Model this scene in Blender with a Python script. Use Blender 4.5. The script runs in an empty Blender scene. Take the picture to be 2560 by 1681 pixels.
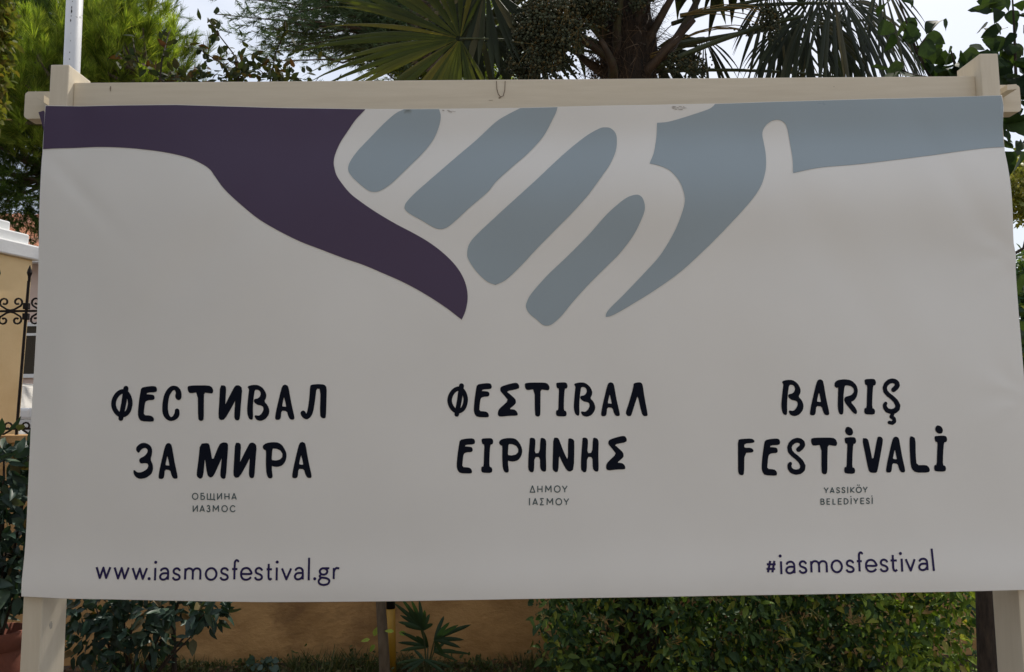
import bpy, math, random
import numpy as np
from mathutils import Vector, Matrix
from mathutils.geometry import delaunay_2d_cdt
random.seed(7); rng = np.random.default_rng(7)
sc = bpy.context.scene
col = sc.collection
R = math.radians

# ------------------------------------------------------------------ camera
F = 1900.0
CAM = np.array([-0.0657, -2.4829, 1.6])
def rotm(y, p, r):
    cy, sy = math.cos(y), math.sin(y); cp, sp = math.cos(p), math.sin(p); cr, sr = math.cos(r), math.sin(r)
    return np.array([[cy,-sy,0],[sy,cy,0],[0,0,1]]) @ np.array([[1,0,0],[0,cp,-sp],[0,sp,cp]]) @ np.array([[cr,0,sr],[0,1,0],[-sr,0,cr]])
RC = rotm(-0.0042, 0.0966, 0.0093)
cd = bpy.data.cameras.new('camera'); cam = bpy.data.objects.new('camera', cd); col.objects.link(cam)
cd.sensor_width = 36; cd.lens = 36*F/2560; cd.clip_start = .05; cd.clip_end = 600
M = Matrix.Identity(4)
for i in range(3):
    M[i][0] = RC[i,0]; M[i][1] = RC[i,2]; M[i][2] = -RC[i,1]; M[i][3] = CAM[i]
cam.matrix_world = M
sc.camera = cam
def at(px, py, Y):
    d = RC @ np.array([(px-1280)/F, 1, (840.5-py)/F])
    return CAM + d*((Y-CAM[1])/d[1])
def V(a): return Vector((float(a[0]), float(a[1]), float(a[2])))

# ------------------------------------------------------------------ light
SUN_EL, SUN_AZ = R(56), R(28)
w = bpy.data.worlds.new('World'); sc.world = w; w.use_nodes = True
nt = w.node_tree; nt.nodes.clear()
out = nt.nodes.new('ShaderNodeOutputWorld'); bg = nt.nodes.new('ShaderNodeBackground')
sky = nt.nodes.new('ShaderNodeTexSky'); sky.sky_type = 'NISHITA'; sky.sun_disc = False
sky.sun_elevation = SUN_EL; sky.sun_rotation = SUN_AZ; sky.dust_density = 3.0; sky.air_density = 1.2
tc = nt.nodes.new('ShaderNodeTexCoord'); mp = nt.nodes.new('ShaderNodeMapping'); mp.inputs['Scale'].default_value = (1,1,2.6)
no = nt.nodes.new('ShaderNodeTexNoise'); no.inputs['Scale'].default_value = 2.2; no.inputs['Detail'].default_value = 7; no.inputs['Roughness'].default_value = .55
cr = nt.nodes.new('ShaderNodeValToRGB'); cr.color_ramp.elements[0].position = .42; cr.color_ramp.elements[1].position = .6
cr.color_ramp.elements[0].color = (.4,.4,.4,1); cr.color_ramp.elements[1].color = (.97,.97,.97,1)
mx = nt.nodes.new('ShaderNodeMixRGB'); mx.inputs['Color2'].default_value = (6.9,7.25,8.0,1)
nt.links.new(tc.outputs['Generated'], mp.inputs['Vector']); nt.links.new(mp.outputs[0], no.inputs['Vector'])
nt.links.new(no.outputs['Fac'], cr.inputs[0]); nt.links.new(cr.outputs[0], mx.inputs['Fac'])
nt.links.new(sky.outputs[0], mx.inputs['Color1']); nt.links.new(mx.outputs[0], bg.inputs['Color'])
bg.inputs['Strength'].default_value = .132
nt.links.new(bg.outputs[0], out.inputs[0])
ld = bpy.data.lights.new('sun', 'SUN'); ld.energy = 4.6; ld.angle = R(.6); ld.color = (1,.94,.84)
sun = bpy.data.objects.new('sun', ld); col.objects.link(sun)
sd = Vector((math.sin(SUN_AZ)*math.cos(SUN_EL), math.cos(SUN_AZ)*math.cos(SUN_EL), math.sin(SUN_EL)))
sun.rotation_euler = sd.to_track_quat('Z', 'Y').to_euler(); sun.location = (0,0,20)
sc.view_settings.view_transform = 'Standard'; sc.view_settings.look = 'None'; sc.view_settings.exposure = 0.0; sc.view_settings.gamma = 1
sc.view_settings.use_curve_mapping = False
sc.render.engine = 'CYCLES'
sc.cycles.max_bounces = 8; sc.cycles.transparent_max_bounces = 8

# ------------------------------------------------------------------ helpers
def tag(o, label=None, cat=None, group=None, kind=None):
    if label: o['label'] = label
    if cat: o['category'] = cat
    if group: o['group'] = group
    if kind: o['kind'] = kind
    return o
def thing(name, loc, label, cat, group=None, kind=None):
    o = bpy.data.objects.new(name, None); col.objects.link(o); o.location = V(loc); o.empty_display_size = .1
    return tag(o, label, cat, group, kind)
def link(name, me, mats, parent=None, kind=None):
    o = bpy.data.objects.new(name, me); col.objects.link(o)
    if mats is not None:
        me.materials.clear()
        for m in (mats if isinstance(mats, (list, tuple)) else [mats]): me.materials.append(m)
    if parent is not None:
        o.parent = parent
        # all mesh data is written in world space: undo the parents' offset
        off = Vector(parent.location)
        p = parent.parent
        while p is not None: off += Vector(p.location); p = p.parent
        o.location = -off
    if kind: o['kind'] = kind
    return o
def fast_mesh(name, verts, faces, smooth=False):
    """verts (n,3), faces (m,k) constant k"""
    verts = np.asarray(verts, dtype=np.float32); faces = np.asarray(faces, dtype=np.int32)
    me = bpy.data.meshes.new(name)
    me.vertices.add(len(verts)); me.vertices.foreach_set('co', verts.ravel())
    k = faces.shape[1]
    me.loops.add(faces.size); me.loops.foreach_set('vertex_index', faces.ravel())
    me.polygons.add(len(faces)); me.polygons.foreach_set('loop_start', np.arange(0, faces.size, k, dtype=np.int32))
    me.polygons.foreach_set('loop_total', np.full(len(faces), k, dtype=np.int32))
    if smooth: me.polygons.foreach_set('use_smooth', np.ones(len(faces), dtype=bool))
    me.update(calc_edges=True); me.validate()
    return me
class MB:
    def __init__(s): s.v = []; s.f = []
    def add(s, vs, fs):
        n = len(s.v); s.v += [tuple(float(c) for c in v) for v in vs]; s.f += [tuple(i+n for i in f) for f in fs]; return s
    def box(s, a, b, bev=0.0, rot=None, c=None):
        x0,y0,z0 = a; x1,y1,z1 = b
        if bev <= 0:
            vs = [(x0,y0,z0),(x1,y0,z0),(x1,y1,z0),(x0,y1,z0),(x0,y0,z1),(x1,y0,z1),(x1,y1,z1),(x0,y1,z1)]
            fs = [(0,3,2,1),(4,5,6,7),(0,1,5,4),(1,2,6,5),(2,3,7,6),(3,0,4,7)]
        else:
            import bmesh
            bm = bmesh.new(); bmesh.ops.create_cube(bm, size=1)
            for v in bm.verts: v.co = ((x0+x1)/2+v.co.x*(x1-x0), (y0+y1)/2+v.co.y*(y1-y0), (z0+z1)/2+v.co.z*(z1-z0))
            bmesh.ops.bevel(bm, geom=bm.edges[:], offset=bev, segments=2, affect='EDGES', profile=.6)
            bm.verts.index_update()
            vs = [tuple(v.co) for v in bm.verts]; fs = [tuple(v.index for v in f.verts) for f in bm.faces]; bm.free()
        if rot is not None:
            q = Matrix.Rotation(rot, 3, 'Z'); cc = Vector(c)
            vs = [tuple(q @ (Vector(v)-cc)+cc) for v in vs]
        return s.add(vs, fs)
    def tube(s, pts, rad, n=8, cap=True):
        pts = [Vector([float(c) for c in p]) for p in pts]
        if not hasattr(rad, '__len__'): rad = [rad]*len(pts)
        vs = []; fs = []; u = None
        for i, p in enumerate(pts):
            t = (pts[min(i+1, len(pts)-1)]-pts[max(i-1, 0)]).normalized()
            if u is None:
                u = t.cross(Vector((0,0,1)) if abs(t.z) < .9 else Vector((1,0,0))).normalized()
            else: u = (u - t*u.dot(t)).normalized()
            v2 = t.cross(u)
            for k in range(n):
                a = 2*math.pi*k/n; vs.append(tuple(p+(u*math.cos(a)+v2*math.sin(a))*rad[i]))
        for i in range(len(pts)-1):
            for k in range(n): fs.append((i*n+k, i*n+(k+1)%n, (i+1)*n+(k+1)%n, (i+1)*n+k))
        if cap: fs.append(tuple(range(n))[::-1]); fs.append(tuple((len(pts)-1)*n+k for k in range(n)))
        return s.add(vs, fs)
    def prism(s, poly, y0, y1):
        n = len(poly); vs = [(x,y0,z) for x,z in poly]+[(x,y1,z) for x,z in poly]
        fs = [tuple(range(n)), tuple(range(2*n-1, n-1, -1))]+[(i, i+n, (i+1)%n+n, (i+1)%n) for i in range(n)]
        return s.add(vs, fs)
    def lathe(s, prof, c, n=24):
        vs = []; fs = []
        for r, z in prof:
            for k in range(n): a = 2*math.pi*k/n; vs.append((c[0]+r*math.cos(a), c[1]+r*math.sin(a), c[2]+z))
        for i in range(len(prof)-1):
            for k in range(n): fs.append((i*n+k, i*n+(k+1)%n, (i+1)*n+(k+1)%n, (i+1)*n+k))
        return s.add(vs, fs)
    def build(s, name, mat, parent=None, smooth=False, kind=None):
        me = bpy.data.meshes.new(name); me.from_pydata(s.v, [], s.f); me.update()
        if smooth:
            for p in me.polygons: p.use_smooth = True
        return link(name, me, mat, parent, kind)

def frames(pos, dirs, norms, scale):
    """stack of 3x4 transforms: local x = across, y = along dirs, z = norms"""
    d = dirs/np.linalg.norm(dirs, axis=1, keepdims=True)
    x = np.cross(d, norms); x /= np.linalg.norm(x, axis=1, keepdims=True)+1e-9
    z = np.cross(x, d)
    Mx = np.stack([x, d, z], axis=2)*scale[:,None,None]
    return Mx, pos
def scatter_mesh(name, tv, tf, pos, dirs, norms, scale):
    Mx, p = frames(pos, dirs, norms, scale)
    tv = np.asarray(tv); tf = np.asarray(tf)
    vs = np.einsum('nij,kj->nki', Mx, tv)+p[:,None,:]
    fs = tf[None]+(np.arange(len(pos))*len(tv))[:,None,None]
    return fast_mesh(name, vs.reshape(-1,3), fs.reshape(-1, tf.shape[1]))
def leaf_objects(parent, name, protos, pos, dirs, norms, scale, labels=None):
    Mx, p = frames(pos, dirs, norms, scale)
    off = Vector(parent.location); q = parent.parent
    while q is not None: off += Vector(q.location); q = q.parent
    for i in range(len(pos)):
        o = bpy.data.objects.new(name, protos[i % len(protos)]); col.objects.link(o); o.parent = parent
        m = Matrix([[*map(float, Mx[i][r]), float(p[i][r])-off[r]] for r in range(3)]+[[0,0,0,1]])
        o.matrix_local = m
def leaf_tpl(w=.5, fold=.12, curl=.15, tip=1.0, base=.0, n=5, shape='ovate'):
    """unit-length leaf along +y, two quads wide (midrib fold)"""
    vs = []; 
    for i in range(n+1):
        t = i/n
        if shape == 'ovate': hw = w*.5*math.sin(math.pi*min(1, t**.72))**.8*(1 if t < .98 else 0)
        elif shape == 'heart': hw = w*.5*(math.sin(math.pi*t**.55)**.7 if t > 0 else .15)
        elif shape == 'lance': hw = w*.5*math.sin(math.pi*t**.8)
        else: hw = w*.5*math.sin(math.pi*t)
        hw = max(hw, .004)
        z = -curl*t*t
        vs += [(-hw, t, z+fold*hw*2), (0, t, z), (hw, t, z+fold*hw*2)]
    fs = []
    for i in range(n):
        a = i*3; fs += [(a, a+1, a+4, a+3), (a+1, a+2, a+5, a+4)]
    return np.array(vs), np.array(fs)
def rnd_dirs(n, up=0.0):
    d = rng.normal(size=(n,3)); d[:,2] += up; return d/np.linalg.norm(d, axis=1, keepdims=True)

# ------------------------------------------------------------------ materials
def mat(name): 
    m = bpy.data.materials.new(name); m.use_nodes = True; return m, m.node_tree, m.node_tree.nodes['Principled BSDF']
def N(nt, t, **k):
    n = nt.nodes.new(t)
    for a, b in k.items():
        if a in n.inputs: n.inputs[a].default_value = b
        else: setattr(n, a, b)
    return n
def noisy(name, c1, c2, scale=8, rough=.7, bump=.2, bscale=60, detail=6, spec=.4, stretch=(1,1,1), bdist=.004, c3=None, wet=None, lo=.35, hi=.65):
    m, nt, b = mat(name); L = nt.links.new
    tc = N(nt, 'ShaderNodeTexCoord'); mp = N(nt, 'ShaderNodeMapping'); mp.inputs['Scale'].default_value = stretch
    L(tc.outputs['Object'], mp.inputs[0])
    n1 = N(nt, 'ShaderNodeTexNoise', Scale=scale, Detail=detail, Roughness=.6); L(mp.outputs[0], n1.inputs['Vector'])
    r = N(nt, 'ShaderNodeValToRGB'); r.color_ramp.elements[0].color = (*c1,1); r.color_ramp.elements[1].color = (*c2,1)
    r.color_ramp.elements[0].position = lo; r.color_ramp.elements[1].position = hi
    L(n1.outputs['Fac'], r.inputs[0]); src = r.outputs[0]
    if c3 is not None:
        n3 = N(nt, 'ShaderNodeTexNoise', Scale=scale*.27, Detail=8, Roughness=.7); L(mp.outputs[0], n3.inputs['Vector'])
        r3 = N(nt, 'ShaderNodeValToRGB'); r3.color_ramp.elements[0].position = .55; r3.color_ramp.elements[1].position = .68
        L(n3.outputs['Fac'], r3.inputs[0]); x = N(nt, 'ShaderNodeMixRGB'); x.inputs['Color2'].default_value = (*c3,1)
        L(r3.outputs[0], x.inputs['Fac']); L(src, x.inputs['Color1']); src = x.outputs[0]
    L(src, b.inputs['Base Color']); b.inputs['Roughness'].default_value = rough; b.inputs['Specular IOR Level'].default_value = spec
    n2 = N(nt, 'ShaderNodeTexNoise', Scale=bscale, Detail=8, Roughness=.65); L(mp.outputs[0], n2.inputs['Vector'])
    bp = N(nt, 'ShaderNodeBump', Strength=bump, Distance=bdist); L(n2.outputs['Fac'], bp.inputs['Height']); L(bp.outputs[0], b.inputs['Normal'])
    return m
def leafmat(name, cols, rough=.45, trans=.35, tcol=None, spec=.4, obj=True, var=(.75,1.25), ns=None):
    """colour per leaf: random per island and per object, scaled by noise over position"""
    m, nt, b = mat(name); L = nt.links.new
    g = N(nt, 'ShaderNodeNewGeometry'); oi = N(nt, 'ShaderNodeObjectInfo')
    ad = N(nt, 'ShaderNodeMath', operation='ADD'); L(g.outputs['Random Per Island'], ad.inputs[0]); L(oi.outputs['Random'], ad.inputs[1])
    fr = N(nt, 'ShaderNodeMath', operation='FRACT'); L(ad.outputs[0], fr.inputs[0])
    r = N(nt, 'ShaderNodeValToRGB'); r.color_ramp.interpolation = 'LINEAR'
    els = r.color_ramp.elements
    els[0].position = cols[0][0]; els[0].color = (*cols[0][1],1); els[1].position = cols[-1][0]; els[1].color = (*cols[-1][1],1)
    for p, c in cols[1:-1]:
        e = els.new(p); e.color = (*c,1)
    L(fr.outputs[0], r.inputs[0])
    tc = N(nt, 'ShaderNodeTexCoord'); n1 = N(nt, 'ShaderNodeTexNoise', Scale=ns or (9 if not obj else 3), Detail=4); L(tc.outputs['Object'], n1.inputs['Vector'])
    mr = N(nt, 'ShaderNodeMapRange'); mr.inputs['From Min'].default_value = .3; mr.inputs['From Max'].default_value = .7; mr.inputs['To Min'].default_value, mr.inputs['To Max'].default_value = var
    L(n1.outputs['Fac'], mr.inputs['Value'])
    mu = N(nt, 'ShaderNodeVectorMath', operation='SCALE'); L(r.outputs[0], mu.inputs[0]); L(mr.outputs[0], mu.inputs['Scale'])
    L(mu.outputs[0], b.inputs['Base Color']); b.inputs['Roughness'].default_value = rough; b.inputs['Specular IOR Level'].default_value = spec
    if trans > 0:
        t = N(nt, 'ShaderNodeBsdfTranslucent'); s2 = N(nt, 'ShaderNodeVectorMath', operation='MULTIPLY'); L(mu.outputs[0], s2.inputs[0])
        s2.inputs[1].default_value = tcol or (1.6,1.7,.6); L(s2.outputs[0], t.inputs['Color'])
        ms = N(nt, 'ShaderNodeMixShader'); ms.inputs[0].default_value = trans
        L(b.outputs[0], ms.inputs[1]); L(t.outputs[0], ms.inputs[2]); L(ms.outputs[0], nt.nodes['Material Output'].inputs['Surface'])
    return m
WOOD = noisy('painted_cream_wood', (.64,.56,.425), (.68,.6,.465), scale=5, rough=.5, bump=.25, bscale=30, stretch=(1,1,14), bdist=.0015, c3=(.62,.54,.41))
WOODV = noisy('painted_cream_post', (.64,.56,.425), (.68,.6,.465), scale=5, rough=.5, bump=.22, bscale=30, stretch=(14,14,1), bdist=.0015, c3=(.62,.54,.41))
OCHRE = noisy('ochre_plaster', (.37,.21,.08), (.5,.295,.12), scale=3.4, rough=.9, bump=.8, bscale=22, stretch=(1,1,1.6), bdist=.01, c3=(.22,.12,.05), lo=.4, hi=.6)
OCHREP = noisy('yellow_plaster', (.70,.50,.25), (.78,.58,.31), scale=2.5, rough=.9, bump=.3, bscale=30, bdist=.006, c3=(.5,.34,.14))
CAPW = noisy('white_masonry_paint', (.7,.7,.68), (.8,.8,.78), scale=5, rough=.8, bump=.3, bscale=30)
IRON = noisy('black_iron', (.01,.008,.007), (.022,.015,.012), scale=20, rough=.6, bump=.3, bscale=80, spec=.12)
SOIL = noisy('soil', (.035,.022,.013), (.09,.062,.038), scale=7, rough=.95, bump=1, bscale=22, bdist=.03, c3=(.03,.045,.015))
PAVE = noisy('concrete_paving', (.15,.14,.125), (.2,.19,.17), scale=4, rough=.9, bump=.3, bscale=60)
BARK = noisy('dark_bark', (.02,.014,.01), (.06,.043,.03), scale=16, rough=.9, bump=1, bscale=30, stretch=(3,3,.7), bdist=.01)
BARKG = noisy('greybrown_bark', (.1,.075,.05), (.17,.13,.09), scale=14, rough=.9, bump=1, bscale=40, stretch=(2,2,.6), bdist=.006)
BARKP = noisy('pine_bark', (.07,.05,.035), (.15,.11,.08), scale=8, rough=.9, bump=1, bscale=20, bdist=.02)
POLEW = noisy('white_pole_paint', (.62,.63,.64), (.7,.7,.7), scale=4, rough=.35, bump=.1, bscale=40)
TERRA = noisy('terracotta', (.2,.065,.04), (.28,.09,.055), scale=5, rough=.8, bump=.4, bscale=40, c3=(.15,.055,.035))
ROOFT = leafmat('roof_tile_clay', [(0,(.34,.12,.06)),(.5,(.5,.2,.11)),(.8,(.42,.2,.13)),(1,(.25,.11,.07))], rough=.85, trans=0)
PINKW = noisy('pale_pink_render', (.62,.48,.42), (.7,.55,.48), scale=2, rough=.9, bump=.2)
WHITE = noisy('white_trim', (.75,.75,.74), (.8,.8,.79), scale=4, rough=.5, bump=.1)
YELP = noisy('yellow_pipe_paint', (.33,.18,.015), (.4,.22,.02), scale=12, rough=.5, bump=.3, bscale=50, c3=(.35,.2,.04))
BLKP = noisy('black_band_paint', (.012,.012,.012), (.02,.02,.02), scale=12, rough=.5, bump=.2)
FIBRE = leafmat('palm_fibre', [(0,(.03,.018,.01)),(.6,(.07,.042,.022)),(1,(.15,.1,.06))], rough=.9, trans=0)
PTRUNK = noisy('palm_trunk_fibre', (.014,.01,.007), (.045,.028,.017), scale=14, rough=.95, bump=1, bscale=35, stretch=(2,2,.5), bdist=.02)
BOOT = noisy('petiole_base', (.028,.018,.01), (.075,.045,.024), scale=10, rough=.7, bump=.6, bscale=40, c3=(.06,.06,.02))
PETI = noisy('green_petiole', (.03,.045,.015), (.07,.08,.03), scale=10, rough=.5, bump=.2)
BERRY = leafmat('palm_fruit', [(0,(.03,.036,.02)),(.6,(.06,.072,.042)),(.85,(.09,.1,.06)),(1,(.12,.085,.03))], spec=.2, rough=.65, trans=0, obj=False)
STALK = noisy('fruit_stalk', (.16,.11,.03), (.26,.18,.06), scale=10, rough=.7, bump=.2)
M_PINE = leafmat('lit_pine_needles', [(0,(.09,.13,.022)),(.4,(.16,.22,.035)),(.75,(.27,.32,.055)),(1,(.38,.38,.09))], trans=.5, rough=.7, obj=False, tcol=(1.6,1.75,.6), spec=.2, var=(.3,1.45), ns=3.6)  # brightness of sunlit tips is put into the needle colour
M_PINED = leafmat('shade_toned_pine_needles', [(0,(.035,.065,.02)),(.6,(.065,.11,.028)),(1,(.13,.18,.045))], trans=.4, rough=.7, obj=False, spec=.2, var=(.3,1.5), ns=2.6)  # darker copy: shaded depth behind the bright crowns put into the colour
M_CEDAR = leafmat('cedar_needles', [(0,(.06,.1,.055)),(.6,(.1,.15,.08)),(1,(.17,.22,.12))], trans=.4, rough=.7, obj=False, tcol=(1.2,1.3,.8), spec=.2)
M_VINE = leafmat('yellowing_leaves', [(0,(.07,.1,.02)),(.5,(.15,.15,.035)),(.9,(.17,.16,.04)),(1,(.16,.11,.03))], obj=False, spec=.1, rough=.65)
M_CRAPE = leafmat('dark_small_leaves', [(0,(.02,.035,.015)),(.6,(.04,.05,.018)),(.85,(.05,.045,.018)),(1,(.075,.035,.018))], spec=.1, rough=.65, trans=.3, tcol=(1.2,1.1,.5))
M_MULB = leafmat('broad_green_leaves', [(0,(.016,.032,.014)),(.6,(.03,.055,.02)),(1,(.05,.08,.025))], trans=.3, tcol=(1.3,1.35,.5), spec=.12, rough=.6)
M_LAUR = leafmat('dark_glossy_leaves', [(0,(.02,.04,.03)),(.7,(.03,.06,.04)),(.93,(.05,.08,.045)),(1,(.16,.1,.04))], rough=.45, trans=.12, spec=.25)
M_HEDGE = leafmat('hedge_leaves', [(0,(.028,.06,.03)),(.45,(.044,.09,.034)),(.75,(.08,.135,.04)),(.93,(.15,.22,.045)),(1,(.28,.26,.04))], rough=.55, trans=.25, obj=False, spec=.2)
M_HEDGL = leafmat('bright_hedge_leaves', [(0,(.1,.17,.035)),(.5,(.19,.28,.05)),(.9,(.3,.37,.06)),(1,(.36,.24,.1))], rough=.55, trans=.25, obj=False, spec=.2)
M_PALM = leafmat('lit_palm_leaf', [(0,(.035,.05,.012)),(.6,(.06,.075,.014)),(.9,(.09,.1,.018)),(1,(.13,.115,.02))], rough=.5, trans=.45, tcol=(1.6,1.5,.3), spec=.2)  # glow of light through the blades is put into the colour
M_PALMD = leafmat('silhouette_palm_leaf', [(0,(.014,.02,.01)),(.7,(.028,.036,.017)),(.92,(.06,.056,.027)),(1,(.12,.1,.05))], spec=.2, rough=.5, trans=.12, tcol=(1.3,1.3,.5))  # backlit copy: silhouette darkness put into the leaf colour
M_SPALM = leafmat('young_palm_leaf', [(0,(.018,.04,.02)),(1,(.035,.065,.028))], rough=.5, trans=.2, spec=.2)
M_WEED = leafmat('weed_blades', [(0,(.03,.05,.015)),(.5,(.06,.085,.025)),(.85,(.1,.11,.035)),(1,(.2,.17,.09))], rough=.6, trans=.25, obj=False)
M_YBUSH = leafmat('yellow_bush_leaves', [(0,(.12,.14,.03)),(.5,(.24,.24,.05)),(1,(.38,.33,.08))], obj=False)
M_FLOW = leafmat('dull_flower_heads', [(0,(.12,.13,.04)),(.6,(.2,.17,.06)),(1,(.3,.17,.05))], rough=.8, trans=.1, obj=False)

# banner print materials share one vinyl recipe
def vinyl(name, c, rough=.3, spec=.55):
    m, nt, b = mat(name); L = nt.links.new
    tc = N(nt, 'ShaderNodeTexCoord'); n1 = N(nt, 'ShaderNodeTexNoise', Scale=2.2, Detail=5); L(tc.outputs['Object'], n1.inputs['Vector'])
    r = N(nt, 'ShaderNodeValToRGB'); r.color_ramp.elements[0].color = (*[x*.955 for x in c],1); r.color_ramp.elements[1].color = (*c,1)
    r.color_ramp.elements[0].position = .3; r.color_ramp.elements[1].position = .7
    L(n1.outputs['Fac'], r.inputs[0]); L(r.outputs[0], b.inputs['Base Color'])
    b.inputs['Roughness'].default_value = rough; b.inputs['Specular IOR Level'].default_value = spec
    wv = N(nt, 'ShaderNodeTexWave', Scale=160, Distortion=0); L(tc.outputs['Object'], wv.inputs['Vector'])
    wz = N(nt, 'ShaderNodeTexWave', Scale=160, Distortion=0, bands_direction='Z'); L(tc.outputs['Object'], wz.inputs['Vector'])
    ad = N(nt, 'ShaderNodeMath', operation='ADD'); L(wv.outputs['Fac'], ad.inputs[0]); L(wz.outputs['Fac'], ad.inputs[1])
    bp = N(nt, 'ShaderNodeBump', Strength=.12, Distance=.0006); L(ad.outputs[0], bp.inputs['Height']); L(bp.outputs[0], b.inputs['Normal'])
    return m
V_WHITE = vinyl('banner_vinyl_white', (.81,.785,.735))
V_PURP = vinyl('print_purple', (.078,.054,.1), .38, .25)
V_BLUE = vinyl('print_blue_grey', (.32,.385,.42))
V_BLACK = vinyl('print_near_black', (.006,.008,.016), .45, .06)
V_NAVY = vinyl('print_navy', (.026,.019,.08), .45, .12)
V_TEAL = vinyl('print_dark_teal', (.085,.12,.125), .45, .2)

# ------------------------------------------------------------------ ground
WY = 2.56
def sheet(name, x0, x1, y0, y1, z, m, nx=2, ny=2, amp=0):
    xs = np.linspace(x0, x1, nx); ys = np.linspace(y0, y1, ny)
    gx, gy = np.meshgrid(xs, ys); gz = np.full_like(gx, z)
    if amp: gz = gz+amp*(np.sin(gx*3.1+gy*2)*.5+np.sin(gx*7.3-gy*5.1)*.3+rng.normal(size=gx.shape)*.25)
    vs = np.stack([gx, gy, gz], -1).reshape(-1,3)
    i = np.arange(nx-1)[None]+np.arange(ny-1)[:,None]*nx
    fs = np.stack([i, i+1, i+nx+1, i+nx], -1).reshape(-1,4)
    return link(name, fast_mesh(name, vs, fs), m)
tag(sheet('ground', -250, 250, -250, 250, -.03, SOIL), 'dark bare soil ground', None, kind='structure')
tag(sheet('flower_bed', -6, 6, -1.1, WY, -.002, SOIL, 120, 46, .012), 'dark soil bed along the ochre wall, carried on in front of the banner to cut bounced light', None, kind='structure')  # front strip past the banner is unseen, added to cut bounced light
pv = sheet('pavement', -12, 12, -13, -1.1, .02, PAVE); tag(pv, 'grey paving in front of the banner', None, kind='structure')
tag(sheet('road', -60, 60, 4.6, 8.6, -.02, noisy('asphalt', (.04,.04,.042), (.06,.06,.06), scale=20, rough=.9)), 'grey asphalt street beyond the fence', None, kind='structure')

# block added behind the camera, unseen: hides low sky and warms the banner
hb = thing('added_building', (-4,-16,0), 'long cream block added unseen behind the viewer to shape the banner light', 'added_building')
FAC = noisy('cream_facade', (.34,.27,.19), (.42,.34,.24), scale=2, rough=.9, bump=.2)
bw = MB().box((-26,-24,0), (7,-13,6.6)).build('wall', FAC, hb)
GLB, _n, _b = mat('dull_window_glass'); _b.inputs['Base Color'].default_value = (.02,.022,.025,1); _b.inputs['Roughness'].default_value = .15
for fl in range(2):
    for k in range(9):
        x = -24.4+k*3.2; z = 1.2+fl*3.3
        fw = MB().box((x,-13,z), (x+1.2,-12.93,z+1.8)).build('window', WHITE, hb); MB().box((x+.08,-12.93,z+.08), (x+1.12,-12.92,z+1.72)).build('pane', GLB, fw)

# ------------------------------------------------------------------ frame
fr = thing('banner_frame', (0,.07,0), 'cream painted wooden frame of two posts and a rail holding up the festival banner', 'frame')
MB().box((-1.612,0,-.05), (-1.55,.136,2.78), .004).build('post', WOODV, fr)
MB().box((1.55,0,-.05), (1.612,.136,2.795), .004).build('post', WOODV, fr)
rz1 = at(1280, 199, .034)[2]
MB().box((-1.55,.034,rz1-.2), (1.55,.08,rz1), .003).build('rail', WOOD, fr)
MB().box((-1.55,.034,1.1), (1.55,.08,1.24), .003).build('lower_rail', WOOD, fr)
# rear beam with rounded ends sticking out past both posts
a = at(64,230,.14); b = at(64,297,.14); c = at(2548,213,.14); d = at(2548,281,.14)
def beam():
    zt, zb = (a[2]+c[2])/2, (b[2]+d[2])/2; r = .014; pts = []
    for cx, cz, s0 in ((c[0]-r, zt-r, 0), (a[0]+r, zt-r, 90), (a[0]+r, zb+r, 180), (c[0]-r, zb+r, 270)):
        for k in range(6):
            t = R(s0+k*18); pts.append((cx+r*math.cos(t), cz+r*math.sin(t)))
    m = MB().prism(pts, .138, .19); sh = c[2]-a[2]
    m.v = [(x, y, z+(x/ c[0])*sh*.5) for x, y, z in m.v]
    return m
beam().build('rear_beam', WOOD, fr)
for s in (-1, 1):
    if s < 0: p, q = at(97,232,.09), at(118,262,.09)
    else: p, q = at(2508,217,.09), at(2533,229,.09)
    x0, x1 = sorted((p[0], q[0])); zt = p[2]; zb = q[2]
    MB().prism([(x0,zt-.002),(x1,zt-(.0 if s > 0 else .018)),(x1,zb),(x0,zb-(.004 if s > 0 else -.02))], .07, .1375).build('wedge_block', WOOD, fr)
# wire staple and knots on the rail
wp = [at(x, y, .031) for x, y in ((1241,203),(1242,222),(1246,236),(1252,243),(1258,240),(1262,226),(1263,203))]
MB().tube(wp, .0011, 6).build('wire_loop', noisy('rusty_wire', (.06,.03,.02), (.12,.07,.04), rough=.8), fr)
KN = noisy('knot_stain', (.22,.17,.12), (.3,.24,.17), scale=30, rough=.6)
def blot(name, px, py, Y, w, h, parent, m=KN, seed=0):
    c0 = at(px, py, Y); rr = random.Random(seed); vs = [tuple(c0)]
    for k in range(14):
        t = 2*math.pi*k/14; q = .75+.4*rr.random(); vs.append((c0[0]+w*q*math.cos(t), Y, c0[2]+h*q*math.sin(t)))
    MB().add(vs, [(0, 1+(k+1)%14, 1+k) for k in range(14)]).build(name, m, parent)
blot('knot', 276, 222, .033, .0025, .010, fr, seed=1); blot('knot', 2085, 217, .033, .0015, .0015, fr, seed=2)
blot('knot', 127, 1563, -.0006, .006, .012, fr, noisy('grey_filler', (.42,.39,.33), (.46,.42,.36), scale=30, rough=.6), seed=3); blot('knot', 1228, 251, .033, .009, .0008, fr, seed=4)
blot('knot', 1249, 245, .0332, .004, .003, fr, seed=5)

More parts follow.
